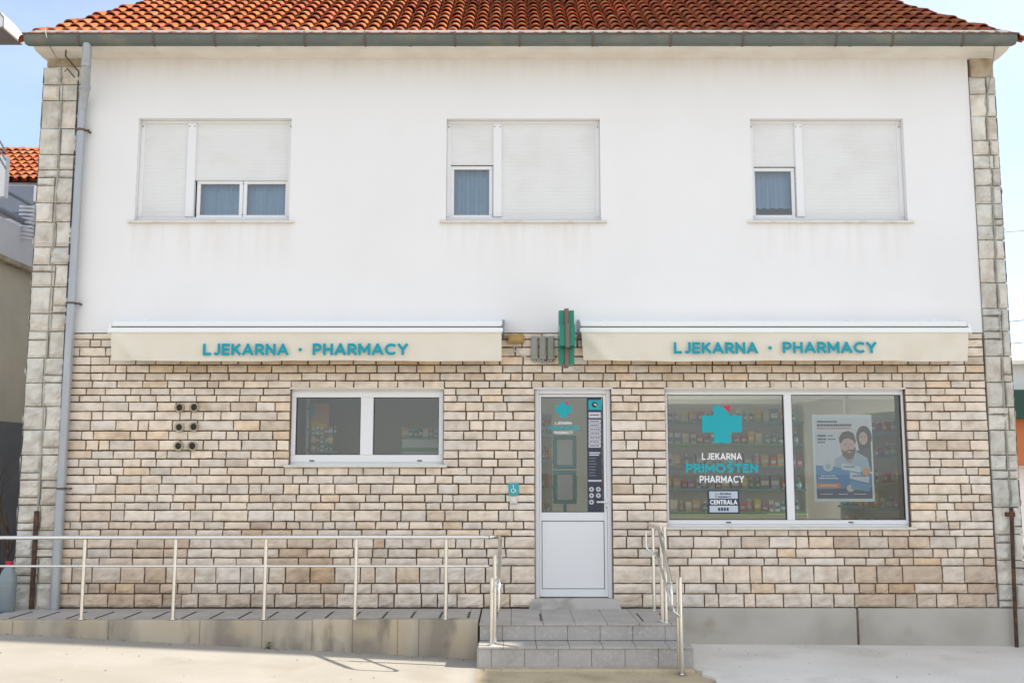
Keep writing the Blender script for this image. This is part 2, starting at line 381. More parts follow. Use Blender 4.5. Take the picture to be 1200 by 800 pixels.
# openings on the ground floor (x0,x1,z0,z1)
o = at(341, 458); p = at(519, 543); O_LW = (o.x, p.x, at(0, 547.3).z, at(0, 454.7).z)
o = at(781, 458); p = at(1066, 620); O_BW = (at(781, 540).x, at(1064, 540).x, at(0, 620).z, at(0, 454.7).z)
O_DR = (at(627, 560).x, at(717, 560).x, BASE, at(0, 454.7).z)
G_OPEN = [O_LW, O_BW, O_DR]

def holed(b, x0, x1, z0, z1, holes, yf, yb, mi=0):
    X = sorted({x0, x1, *[h[0] for h in holes], *[h[1] for h in holes]}); Z = sorted({z0, z1, *[h[2] for h in holes], *[h[3] for h in holes]})
    X = [x for x in X if x0 <= x <= x1]; Z = [z for z in Z if z0 <= z <= z1]
    def solid(i, j):
        if i < 0 or j < 0 or i >= len(X)-1 or j >= len(Z)-1: return False
        cx = (X[i]+X[i+1])/2; cz = (Z[j]+Z[j+1])/2
        return not any(h[0] < cx < h[1] and h[2] < cz < h[3] for h in holes)
    for i in range(len(X)-1):
        for j in range(len(Z)-1):
            if not solid(i, j): continue
            a, c, d, e = X[i], X[i+1], Z[j], Z[j+1]
            b.face([(a, yf, d), (c, yf, d), (c, yf, e), (a, yf, e)], mi); b.face([(c, yb, d), (a, yb, d), (a, yb, e), (c, yb, e)], mi)
            if not solid(i-1, j): b.face([(a, yb, d), (a, yf, d), (a, yf, e), (a, yb, e)], mi)
            if not solid(i+1, j): b.face([(c, yf, d), (c, yb, d), (c, yb, e), (c, yf, e)], mi)
            if not solid(i, j-1): b.face([(a, yb, d), (c, yb, d), (c, yf, d), (a, yf, d)], mi)
            if not solid(i, j+1): b.face([(a, yf, e), (c, yf, e), (c, yb, e), (a, yb, e)], mi)

b = MB(); holed(b, WX0+.06, WX1-.06, -.45, ZP, G_OPEN, .012, .34)
gw = b.build('stone_wall', M['mortar'], B)
# individual rough stones
def stone(b, x0, x1, z0, z1, y, rough, tint, nx=None, nz=3, yb=.013, mi=0):
    g = .0078 if rough < .03 and nz != 7 else .006
    x0 += g; x1 -= g; z0 += g; z1 -= g
    if nx is None: nx = max(3, min(9, int((x1-x0)/.04)))
    sd = random.random()*100; j = lambda: random.uniform(-.0025, .0025)
    cj = {(0, 0): (j(), j()), (1, 0): (j(), j()), (0, 1): (j(), j()), (1, 1): (j(), j())}
    V = []; skew = random.uniform(-.3, .3)*rough
    for k in range(nz+1):
        for i in range(nx+1):
            u, v = i/nx, k/nz
            dx = sum(cj[(a, c)][0]*(u if a else 1-u)*(v if c else 1-v) for a in (0, 1) for c in (0, 1))
            dz = sum(cj[(a, c)][1]*(u if a else 1-u)*(v if c else 1-v) for a in (0, 1) for c in (0, 1))
            X = x0+(x1-x0)*u; Z = z0+(z1-z0)*v
            eu = min(u, 1-u)*(x1-x0); ev = min(v, 1-v)*(z1-z0)
            pil = min(1, min(eu, ev)/.012)
            n1 = noise.noise(Vector((X*11+sd, Z*14, sd)))*.7+noise.noise(Vector((X*34+sd, Z*34, sd)))*.35
            edge_wob = noise.noise(Vector((X*22, Z*22, sd)))*.0035*(1-pil)
            yy = y-(.004+rough*.55)*pil-n1*rough*(.35+.65*pil)-skew*(v-.5)
            V.append((X+dx+edge_wob, min(yy, .006), Z+dz+edge_wob))
    F = [(k*(nx+1)+i, k*(nx+1)+i+1, (k+1)*(nx+1)+i+1, (k+1)*(nx+1)+i) for k in range(nz) for i in range(nx)]
    b.mesh(V, F, mi, tint, False)
    n0 = len(V)
    ring = [i for i in range(nx+1)]+[k*(nx+1)+nx for k in range(1, nz+1)]+[nz*(nx+1)+i for i in range(nx-1, -1, -1)]+[k*(nx+1) for k in range(nz-1, 0, -1)]
    W = [V[i] for i in ring]+[(V[i][0], yb, V[i][2]) for i in ring]; m = len(ring)
    b.mesh(W, [(i, m+i, m+(i+1) % m, (i+1) % m) for i in range(m)], mi, tint)
def stint(px_x, z):
    v = random.uniform(.88, 1.08); t = random.gauss(.01, .018)
    r, g, bl = v*(1+t), v, v*(1-t*1.3)
    q = random.random()
    if q < .04: r, g, bl = r*.98, g*.90, bl*.80
    elif q < .07: r, g, bl = r*.86, g*.83, bl*.80
    elif q < .10: r, g, bl = r*1.0, g*.92, bl*.86
    # old brown staining of the courses at the foot of the wall, left and right ends
    if z < 1.0 and (px_x < -1.5 or px_x > 3.6):
        s = max(0, .55+noise.noise(Vector((px_x*1.3, z*1.5, 3)))*1.5+random.uniform(-.2, .2))*.5*(1-z/1.0)**.5; s = min(s, .45); r *= 1-.50*s; g *= 1-.72*s; bl *= 1-.92*s
    if z > 2.72 and -4.4 < px_x < 4.9 and not -.2 < px_x < .9:     # rust-brown drip staining under the awnings
        s = random.uniform(.15, 1)*(1 if z > 2.8 else .6); r *= 1-.10*s; g *= 1-.18*s; bl *= 1-.34*s
    return (r, g, bl)
b = MB()
for k in range(len(CZ)-1):
    z1, z0 = CZ[k], CZ[k+1]; h = z1-z0; low = max(0, min(1, (1.5-z0)/1.3))
    segs = [(QX0-.02, QX1+.0)]
    for (a, c, d, e) in G_OPEN:
        if d-.01 < (z0+z1)/2 < e+.01:
            ns = []
            for (s0, s1) in segs:
                if s1 <= a or s0 >= c: ns.append((s0, s1))
                else:
                    if s0 < a: ns.append((s0, a))
                    if s1 > c: ns.append((c, s1))
            segs = ns
    for (s0, s1) in segs:
        x = s0
        while x < s1-1e-4:
            q = random.random()
            wd = random.uniform(.12, .19) if q < .22 else (random.uniform(.2, .31) if q < .86 else random.uniform(.32, .44))
            if k < 8: wd = random.uniform(.21, .31) if q < .85 else random.uniform(.12, .2)
            if k > 23: wd *= 1.08
            if s1-x-wd < .11: wd = (s1-x) if s1-x < .45 else (s1-x)/2
            rg = (.004+.012*low) if h < .105 else (.008+.016*low)
            stone(b, x, x+wd, z0, z1, -.012-random.uniform(0, .006), rg, stint(x, z0), nz=3 if h < .12 else 5)
            x += wd
sb = b.build('stone_facing', M['stone'], B)

# corner stonework
def quoin(xa0, xb0, top_px, courses, side, name, flat_cap):
    b = MB(); zs = [at(600, p).z for p in courses]
    for k in range(len(zs)-1):
        z1, z0 = zs[k], zs[k+1]
        wd = xb0-xa0; mid = xa0+wd*(.5 if side < 0 else .66)+random.uniform(-.035, .035)
        cols = [(xa0, mid), (mid, xb0)]
        for ci, (x0, x1) in enumerate(cols):
            v = random.uniform(.9, 1.1); t = random.gauss(0, .02)
            zz = [z0, z1]
            if z1-z0 > .25 and random.random() < .3: zz = [z0, z0+(z1-z0)*random.choice((.3, .68)), z1]
            for a, c in zip(zz[:-1], zz[1:]):
                stone(b, x0+.001, x1-.001, a, c, -.03-random.uniform(0, .018), .034, (v*(1+t), v, v*(1-t)), nx=8, nz=7, yb=.02)
        # rough returns on the side wall, bulging out past the corner
        sx = xa0 if side < 0 else xb0
        nseg, nzz = 8, 6; V = []; yb = .45 if k % 2 else .28; sd = random.random()*50
        yl = [-.03, yb, .75 if k % 2 == 0 else .85]
        for (ya, yc) in zip(yl[:-1], yl[1:]):
            V = []
            for q in range(nzz+1):
                for i in range(nseg+1):
                    u, vv = i/nseg, q/nzz; e = min(u, 1-u, vv, 1-vv); pil = min(1, e/.14)
                    bul = .006+.032*pil*(.6+noise.noise(Vector((u*3+sd, vv*3, ya)))*1.1)
                    V.append((sx+side*bul, ya+(yc-ya)*u, z0+.006+(z1-z0-.012)*vv))
            F = [(q*(nseg+1)+i, q*(nseg+1)+i+1, (q+1)*(nseg+1)+i+1, (q+1)*(nseg+1)+i) for q in range(nzz) for i in range(nseg)]
            if side < 0: F = [f[::-1] for f in F]
            v = random.uniform(.92, 1.1); b.mesh(V, F, 0, (v, v, v))
    # mortar core behind the stones
    b.box(xa0+(.012 if side < 0 else .004), -.016, -.43, xb0-(.012 if side > 0 else .004), .9, zs[0], 1)
    # plain rendered block under the cornice
    b.bbox(xa0+.03, -.035, zs[0]+.002, xb0-.005, .4, ZT+.12, .01, 2)
    return b.build(name, [M['quoin'], M['qmortar'], M['capstone']], B)
M['capstone'] = bumpy(noisy(newmat('stained tan render', (.50, .42, .30), .9), (.30, .23, .15), 5, 7, .4, .65), 60, .5, .005)
QL = [80, 101, 119.3, 152.3, 182.3, 200, 209, 239, 261, 290.3, 311, 337, 367.7, 388.7, 419.7, 448.7, 476.3, 503.7, 533, 562.3, 591.3, 621, 652, 683, 714]
QR = [91.7, 111.7, 137.7, 165.7, 183, 199, 218.3, 240, 265, 282, 304.3, 332, 362, 388.7, 417.7, 448, 477, 504, 533, 551, 561, 594, 625.7, 655.7, 684, 711]
quoin(WX0, QX0-.02, 80, QL, -1, 'corner_stonework', True)
quoin(QX1+.005, WX1, 91, QR, 1, 'corner_stonework', True)

# grey plinth, with the vertical joint
b = MB(); zt = at(0, 711.5).z-.003; jx = at(1004, 735).x
b.bbox(1.79, -.05, -.46, jx-.012, .02, zt, .008); b.bbox(jx+.012, -.05, -.46, WX1+.02, .02, zt, .008); b.box(jx-.02, -.03, -.46, jx+.02, .01, zt-.01, 1)
b.box(WX1-.1, .02, -.46, WX1+.02, 9, zt)
b.build('plinth', [M['plinth'], M['mortar']], B)

# upper plaster wall with its three window openings
def rect(x0, y0, x1, y1, Y=0): a = at(x0, y0, Y); c = at(x1, y1, Y); return a, c
UP = []
for (l, r) in ((160.5, 340.5), (523, 703.5), (880.5, 1060.5)):
    UP.append((at(l, 200).x, at(r, 200).x, at(600, 259.5).z, at(600, 139.5 if l > 200 else 139).z))
b = MB(); holed(b, QX0+.0-.02, QX1+.004, ZP+.002, ZT+.2, UP, -.012, .34)
b.build('plaster_wall', M['plaster'], B)

# side and back walls, floors: closed shell
b = MB()
ADDED_WIN = (.5, 8.4, .4, 2.95)
# left side wall
b.box(WX0+.012, .341, -.45, WX0+.3, 8.9, ZT+.15)
# right side wall with a broad unseen window, added to let daylight in (y0,y1,z0,z1)
def side_holed(b, x0, x1, y0, y1, z0, z1, h, mi=0):
    t = MB(); holed(t, y0, y1, z0, z1, [h] if h else [], x0, x1)
    b.mesh([(v[1], v[0], v[2]) for v in t.v], [f[::-1] for f in t.f], mi)
side_holed(b, WX1-.3, WX1-.012, .341, 8.9, -.45, ZT+.15, ADDED_WIN)
b.box(WX0+.3, 8.6, -.45, WX1-.3, 8.9, ZT+.15)
b.build('side_wall', M['plaster'], B)
b = MB(); b.box(WX0+.3, .341, 3.0, WX1-.3, 8.6, 3.2); b.build('shop_ceiling', M['int'], B)
b = MB(); b.box(WX0+.3, .341, -.45, WX1-.3, 8.6, .03); b.build('shop_floor', M['intfloor'], B)
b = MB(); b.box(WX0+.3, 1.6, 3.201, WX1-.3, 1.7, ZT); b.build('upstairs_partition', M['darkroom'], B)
b = MB(); b.box(-.32, .345, .031, -.22, 1.5, 2.999); b.box(WX0+.3, 2.6, .031, -.33, 2.7, 2.998); b.box(-.3, 4.6, .031, 1.35, 4.7, 2.997); b.build('shop_partition', M['int'], B)
fr = MB()
X_ = WX1-.2  # frame and glass of the unseen window added to light the shop
fr.box(X_, .5, .4, X_+.06, .56, 2.95); fr.box(X_, 8.34, .4, X_+.06, 8.4, 2.95); fr.box(X_+.001, .56, .4, X_+.059, 8.34, .46); fr.box(X_+.001, .56, 2.89, X_+.059, 8.34, 2.95); fr.box(X_+.002, 5.47, .46, X_+.058, 5.53, 2.89)
fw = fr.build('added_window', M['upvc'], B); g = MB(); g.face([(WX1-.17, .55, .45), (WX1-.17, 8.35, .45), (WX1-.17, 8.35, 2.9), (WX1-.17, .55, 2.9)]); g.build('glass_pane', M['glass'], fw)

# cornice under the gutter
b = MB(); zc1 = at(600, 52, -.3).z; zc0 = at(600, 60.5, -.2).z
xa, xb = at(38, 56, -.3).x, at(1184, 56, -.3).x
prof = [(-.36, zc1+.15), (-.36, zc1-.01), (-.345, zc1-.04), (-.30, zc0+.01), (-.24, zc0-.012), (.02, zc0-.02), (.02, zc1+.15)]
b.xprism(prof, xa+.05, xb-.05)
for x, s in ((xa+.05, -1), (xb-.05, 1)):
    b.xprism([(y+(.02 if y < 0 else 0), z+(.012 if z < zc1 else 0)) for y, z in prof], x, x+s*.05)
    b.box(x, .02, zc0, x+s*.05, 9.2, zc1+.15)
b.build('cornice', M['cream'], B)

# gutter
zg1 = at(600, 38.5, -.55).z; zg0 = at(600, 52, -.5).z; gx0, gx1 = at(24, 45, -.55).x, at(1196, 45, -.55).x
b = MB(); rg = (zg1-zg0)*.62; yc = -.36-rg-.015; N = 12
def gut(x0, x1, r, mi=0):
    V = []; 
    for x in (x0, x1):
        for k in range(N+1):
            a = math.pi+math.pi*k/N; V.append((x, yc+r*math.cos(a), zg1+(zg1-zg0)*1.0*math.sin(a)*r/rg))
    n = N+1; b.mesh(V, [(k, k+1, n+k+1, n+k) for k in range(N)], mi, None, True)
gut(gx0+.05, gx1-.05, rg); gut(gx0+.05, gx1-.05, rg-.004)
for x, s in ((gx0+.05, -1), (gx1-.05, 1)):
    V = []
    for xx, r in ((x, rg), (x+s*.035, rg*.86)):
        V += [(xx, yc+r*math.cos(math.pi+math.pi*k/N), zg1+(zg1-zg0)*math.sin(math.pi+math.pi*k/N)*r/rg) for k in range(N+1)]
    b.mesh(V, [(k, k+1, N+2+k, N+1+k) for k in range(N)]+[tuple(range(N+1, 2*N+2))], 0)
for px in (300, 480, 700, 905, 1000):       # lap joints of the gutter lengths
    x = at(px, 45, -.55).x; gut(x-.02, x+.02, rg+.003)
gu = b.build('gutter', M['zinc'], B)
b = MB(); b.tube([(gx0, yc-rg, zg1+.004), (0, yc-rg-.002, zg1+.002), (gx1, yc-rg, zg1+.004)], .011, 8); b.build('gutter_rim', M['brown_metal'], gu)
for px in (90, 178, 250, 356, 427, 533, 609, 695, 787, 872, 982, 1048, 1131):
    x = at(px, 45, -.55).x; b = MB(); V = []
    for xx in (x-.013, x+.013):
        for k in range(N+1):
            a = math.pi+math.pi*k/N*.6; V.append((xx, yc+(rg+.007)*math.cos(a), zg1+(zg1-zg0+.006)*math.sin(a)))
    b.mesh(V, [(k, k+1, N+2+k, N+1+k) for k in range(N)])
    b.box(x-.012, yc-rg-.012, zg1-.008, x+.012, yc-rg+.05, zg1+.022, 1)
    b.build('gutter_bracket', [M['brown_metal'], M['zinc']], gu)

# downpipe with offset at the top
b = MB(); P = [at(104, 52, -.40), at(103, 64, -.36), at(101.5, 76, -.30)]
top = [Vector((at(103.5, 56, -.42).x, yc, zg0+.03)), Vector((at(103, 66, -.40).x, yc+.02, zg0-.12)), Vector((at(103, 70, -.36).x, yc+.05, zg0-.22)),
       Vector((-5.10, -.22, zg0-.42)), Vector((-5.16, -.12, zg0-.52)), Vector((-5.175, -.105, zg0-.65))]
b.tube(top, .052, 14); b.tube([(-5.175, -.105, zg0-.60), (-5.18, -.105, 3.5)], .047, 14)
b.tube([(-5.18, -.105, 3.55), (-5.185, -.105, 1.6)], .050, 14); b.tube([(-5.185, -.105, 1.65), (-5.19, -.105, .03)], .053, 14)
for p1, p2 in zip(top[1:3], top[2:4]): pass
b.tube([top[2]+Vector((.002, -.004, .02)), top[2]-Vector((-.002, .004, .02))], .057, 14); b.tube([top[3]+Vector((0, 0, .02)), top[3]-Vector((0, 0, .02))], .057, 14)
dp = b.build('downpipe', M['pipe'], B)
for pz in (156, 357, 572):
    z = at(600, pz).z; b = MB()
    b.tube([(-5.18, -.105, z-.012), (-5.18, -.105, z+.012)], .058, 14); b.box(-5.12, -.10, z-.008, -5.09, .0, z+.008); b.tube([(-5.09, -.12, z), (-5.09, -.09, z)], .012, 8)
    b.build('pipe_clamp', M['brown_metal'], dp)
# conductor cable and strap down the left corner
b = MB()
xq = (WX0+QX0)/2
pts = [Vector((at(50, 33, -.6).x, yc-rg-.03, zg1+.06)), Vector((at(52, 45, -.6).x, yc-rg-.03, zg1-.05)), Vector((at(56, 58, -.4).x, -.37, zc0)), Vector((xq-.02, -.10, zc0-.12)), Vector((xq, -.06, zc0-.35))]
z = zc0-.35
while z > 1.1: z -= .35; pts.append(Vector((xq+random.uniform(-.01, .01)+(6.2-z)*-.002, -.058, z)))
b.tube(pts, .007, 6); b.build('lightning_conductor', M['grey'], B)
b = MB(); b.bbox(xq-.035, -.10, .035, xq+.012, -.062, 1.13, .004); b.build('conductor_guard', M['rust'], B)
b = MB(); b.tube([(at(78, 52, -.3).x, -.30, zc0+.05), (at(77, 62, -.2).x, -.2, zc0-.06), (QX0-.06, -.07, zc0-.2), (QX0-.062, -.06, 5.2), (QX0-.06, -.06, 4.2), (QX0-.058, -.06, 3.0), (QX0-.05, -.06, 1.5)], .009, 6)
b.tube([(at(73, 75, -.1).x, -.06, zc0-.22), (at(79, 71, -.1).x, -.09, zc0-.17), (QX0-.07, -.07, zc0-.32)], .006, 6)
b.build('wall_cable', M['darkcable'], B)
b = MB(); xr = WX1-.13; pts = [Vector((at(1170, 28, -.6).x, yc-.05, zg1+.05)), Vector((at(1177, 36, -.6).x, yc-rg-.02, zg1)), Vector((at(1172, 50, -.5).x, -.40, zc1)), Vector((at(1163, 70, -.1).x, -.08, zc0-.15))]
z = zc0-.2
while z > 1.15: z -= .4; pts.append(Vector((xr+random.uniform(-.008, .008), -.06, z)))
b.tube(pts, .007, 6); b.build('lightning_conductor', M['grey'], B)
# rusty pipe against the right corner stands on the pavement
b = MB(); b.tube([at(1185, 594, -.12), at(1188.5, 690, -.12), at(1192, 768, -.12)], .022, 10); b.box(*(at(1181, 600, -.12)-Vector((.01, .0, 0))), *(at(1190, 606, -.12)+Vector((0, .06, .01))))
b.tube([at(1192, 766, -.12), at(1192.5, 774, -.12)], .010, 8)
tag(b.build('rusty_pipe', M['rust']), 'rusty dark iron pipe standing against the right stone corner', 'pipe')

# ------------------------------------------------------------------ roof of barrel tiles
PT = R(35); ZE = zg1-.06; YE = -.43; YR = 4.45; A = .36
RX0, RX1 = gx0-.02, gx1+.02
ZR = ZE+(YR-YE)*math.tan(PT)
def roof_side():
    b = MB(); d = YR-YE; YB = 2*YR-YE
    p = [(RX0+.15, YE, ZE), (RX1-.15, YE, ZE), (RX1-A*d, YR, ZR), (RX0+A*d, YR, ZR), (RX0+.15, YB, ZE), (RX1-.15, YB, ZE)]
    q = [Vector(v)-Vector((0, 0, .03)) for v in p]
    for k_, m_ in ((0, 3), (1, 2), (4, 3), (5, 2)): q[k_] = q[k_].lerp(q[m_], .05)
    b.face([q[0], q[1], q[2], q[3]]); b.face([q[5], q[4], q[3], q[2]]); b.face([q[4], q[0], q[3]]); b.face([q[1], q[5], q[2]])
    return b
def tiles(b, O, U, S, Nn, width, length, keep, pitch=.166, expo=.262, q_=.86):
    """O corner, U along the eave, S up the slope, Nn normal"""
    nc = int(width/pitch); nr = int(length/expo)+1; L = expo*1.24
    for r in range(nr):
        for c in range(nc+1):
            cx = (c+.5)*pitch; s0 = r*expo
            if not keep(cx, s0+expo*.4): continue
            q = random.random(); v = random.uniform(.72, 1.12)
            t = (v, v*random.uniform(.86, 1.1), v*random.uniform(.7, 1.1))
            if q < .10: t = (v*.62, v*.55, v*.55)
            elif q < .15: t = (v*1.15, v*1.4, v*1.7)
            jx, js = random.gauss(0, .004), random.gauss(0, .008); ang = random.gauss(0, .012)
            def P(x, s, h): return O+U*(cx+jx+x*q_+(s)*ang)+S*(s0+js+s)+Nn*h*q_
            K = 7; V = []
            for (s, rr, h0) in ((0, .086, .052), (L, .069, .012)):
                for k in range(K+1):
                    a = math.pi*k/K; V.append(P(-rr*math.cos(a), s, h0+rr*.92*math.sin(a)))
            F = [(k, K+1+k, K+2+k, k+1) for k in range(K)]
            b.mesh(V, [f[::-1] for f in F], 0, t, True)
            V = [P(-.086*math.cos(math.pi*k/K), 0, .052+.079*math.sin(math.pi*k/K)) for k in range(K+1)]+[P(-.070*math.cos(math.pi*k/K), .0, .052+.062*math.sin(math.pi*k/K)) for k in range(K+1)]
            b.mesh(V, [(k, k+1, K+2+k, K+1+k) for k in range(K)], 0, t)
            V = []                                           # underside
            for (s, rr, h0) in ((0, .070, .052), (L, .056, .010)):
                for k in range(K+1):
                    a = math.pi*k/K; V.append(P(-rr*math.cos(a), s, h0+rr*.88*math.sin(a)))
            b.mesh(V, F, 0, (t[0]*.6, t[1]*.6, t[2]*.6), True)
            v2 = random.uniform(.6, .95); t2 = (v2, v2*.9, v2*.9)   # channel tile between two covers
            V = []
            for (s, h0) in ((-.02, .070), (L, .045)):
                for k in range(5):
                    a = math.pi*k/4; V.append(P(pitch/2/q_-.072*math.cos(a), s, h0-.055*math.sin(a)))
            b.mesh(V, [(k, k+1, 6+k, 5+k) for k in range(4)], 0, t2, True)
b = roof_side(); d = YR-YE
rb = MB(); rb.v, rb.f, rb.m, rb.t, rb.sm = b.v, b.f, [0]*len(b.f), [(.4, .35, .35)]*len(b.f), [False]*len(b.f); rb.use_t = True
W_ = RX1-RX0; SL = d/math.cos(PT)
keepf = lambda x, s: A*s*math.cos(PT)-.03 < x < W_-A*s*math.cos(PT)+.03
tiles(rb, Vector((RX0, YE, ZE)), Vector((1, 0, 0)), Vector((0, math.cos(PT), math.sin(PT))), Vector((0, -math.sin(PT), math.cos(PT))), W_, SL, keepf)
tiles(rb, Vector((RX1, 2*YR-YE, ZE)), Vector((-1, 0, 0)), Vector((0, -math.cos(PT), math.sin(PT))), Vector((0, math.sin(PT), math.cos(PT))), W_, SL, keepf)
pe = math.atan2(ZR-ZE, A*d); Ls = math.hypot(ZR-ZE, A*d); Wd = 2*d
keeps = lambda x, s: (s+.34)*Wd/2/Ls-.03 < x < Wd-(s+.34)*Wd/2/Ls+.03
tiles(rb, Vector((RX1-.32, YE, ZE)), Vector((0, 1, 0)), Vector((-math.cos(pe), 0, math.sin(pe))), Vector((math.sin(pe), 0, math.cos(pe))), Wd, Ls, keeps)
tiles(rb, Vector((RX0+.32, 2*YR-YE, ZE)), Vector((0, -1, 0)), Vector((math.cos(pe), 0, math.sin(pe))), Vector((-math.sin(pe), 0, math.cos(pe))), Wd, Ls, keeps)
# hip and ridge tiles
def capline(p0, p1):
    p0, p1 = Vector(p0), Vector(p1); n = int((p1-p0).length/.33); D = (p1-p0).normalized(); sd = D.cross(Vector((0, 0, 1))).normalized(); up = sd.cross(D)
    for i in range(n):
        v = random.uniform(.75, 1.1); t = (v, v*random.uniform(.9, 1.1), v); V = []
        for (s, r, h) in ((0, .085, -.02), (.40, .070, -.035)):
            for k in range(8):
                a = math.pi*k/7; V.append(p0+D*(i*.33+s)+sd*r*math.cos(a)+up*(h+r*math.sin(a)))
        rb.mesh(V, [(k, k+1, 9+k, 8+k) for k in range(7)], 0, t, True)
for x, s in ((RX0, 1), (RX1, -1)):
    capline((x, YE, ZE+.02), (x+s*A*d, YR, ZR+.02)); capline((x, 2*YR-YE, ZE+.02), (x+s*A*d, YR, ZR+.02))
capline((RX0+A*d, YR, ZR+.03), (RX1-A*d, YR, ZR+.03))
rb.build('roof', M['tile'], B)

# ------------------------------------------------------------------ upper windows
def frame_ring(b, x0, x1, z0, z1, t, yf, yb, mi=0, bv=.005):
    b.bbox(x0, yf, z0, x1, yb, z0+t, bv, mi); b.bbox(x0, yf, z1-t, x1, yb, z1, bv, mi)
    b.bbox(x0, yf+.001, z0+t, x0+t, yb, z1-t, bv, mi); b.bbox(x1-t, yf+.001, z0+t, x1, yb, z1-t, bv, mi)
def roller(b, x0, x1, z0, z1, y):
    n = max(2, int(round((z1-z0)/.045))); h = (z1-z0)/n
    for i in range(n):
        za = z0+i*h
        V = []; prof = [(y+.001, 0), (y-.0005, .10), (y-.0013, .35), (y-.0013, .65), (y-.0005, .90), (y+.001, 1)]
        for x in (x0, x1): V += [(x, yy, za+h*t) for yy, t in prof]
        b.mesh(V, [(k, 6+k, 7+k, k+1) for k in range(5)])
def upper_window(op, shut, panes, mull):
    x0, x1, z0, z1 = op
    fb = MB(); Y = .07
    holes_t = .045
    fb.bbox(x0, Y, z0, x1, Y+.07, z0+.07, .006); fb.bbox(x0, Y, z1-.035, x1, Y+.07, z1, .006)
    fb.bbox(x0, Y+.001, z0+.07, x0+.05, Y+.07, z1-.035, .006); fb.bbox(x1-.05, Y+.001, z0+.07, x1, Y+.07, z1-.035, .006)
    mxa, mxb = mull; fb.bbox(mxa, Y-.012, z0+.07, mxb, Y+.07, z1-.035, .006)
    w = fb.build('window', M['upvc'], B)
    sb = MB(); yl = .06                      # thin cream sill on the wall face
    sb.bbox(x0-.07, -.055, z0-.025, x1+.07, .07, z0, .004); sb.build('sill', M['sill'], w)
    for (a, c, d, e) in shut:
        s = MB(); roller(s, a, c, d+.02, e, Y+.018); s.bbox(a, Y+.004, d, c, Y+.03, d+.022, .003)
        s.build('roller_shutter', M['shutter'], w)
    for (a, c, d, e) in panes:
        s = MB(); frame_ring(s, a, c, d, e, .045, Y+.03, Y+.075)
        sh = s.build('sash', M['upvc'], w)
        g = MB(); g.face([(a+.045, Y+.055, d+.045), (c-.045, Y+.055, d+.045), (c-.045, Y+.055, e-.045), (a+.045, Y+.055, e-.045)]); g.build('glass_pane', M['glass_up'], sh)
    # guide stops, small dark screws at the shutter heads
    for x in (x0+.025, mxa+.02, mxb-.02, x1-.025): k = MB(); k.bbox(x-.008, Y-.016, z1-.085, x+.008, Y+.0, z1-.07, .002); k.build('shutter_stop', M['grey'], w)
    return w
def ux(px): return at(px, 200, .08).x
def uz(py): return at(600, py, .08).z
def curtain(x0, x1, z0, z1, label, drk=None):
    b = MB(); n = 60; V = []
    for z in (z0, z1):
        for i in range(n+1):
            u = i/n; V.append((x0+(x1-x0)*u, .24+.018*math.sin(u*(x1-x0)*60)+.008*math.sin(u*37+z), z))
    b.mesh(V, [(i, i+1, n+2+i, n+1+i) for i in range(n)], 0, None, True)
    tag(b.build('curtain', M['curtain']), label, 'curtain')
x0, x1, z0, z1 = UP[0]; m0, m1 = ux(219), ux(229)
upper_window(UP[0], [(x0+.05, m0, z0+.07, z1-.035), (m1, x1-.02, uz(211.5), z1-.02)], [(ux(231), ux(285), z0+.06, uz(211)), (ux(285.5), ux(339), z0+.06, uz(211))], (m0, m1))
curtain(ux(230), ux(341), z0+.02, z1, 'pale gathered curtain, tinted blue for reflected sky, behind the two small panes of the left upper window')
x0, x1, z0, z1 = UP[1]; m0, m1 = ux(578), ux(588)
upper_window(UP[1], [(x0+.03, m0, uz(193.5), z1-.02), (m1, x1-.05, z0+.05, z1-.03)], [(x0+.045, m0-.005, z0+.06, uz(194))], (m0, m1))
curtain(x0+.02, m0, z0+.02, z1, 'pale curtain, tinted blue for reflected sky, behind the single pane of the middle upper window, over the doorway')
x0, x1, z0, z1 = UP[2]; m0, m1 = ux(932), ux(941)
upper_window(UP[2], [(x0+.01, m0, uz(195.5), z1-.02), (m1, x1-.04, z0+.05, z1-.03)], [(x0+.02, m0-.005, z0+.06, uz(196))], (m0, m1))
curtain(x0+.02, m0, z0+.22, z1, 'pale curtain cut short so a dark gap stands in for the roof reflected in the right upper window')  # gap below the curtain imitates a dark roofline reflection

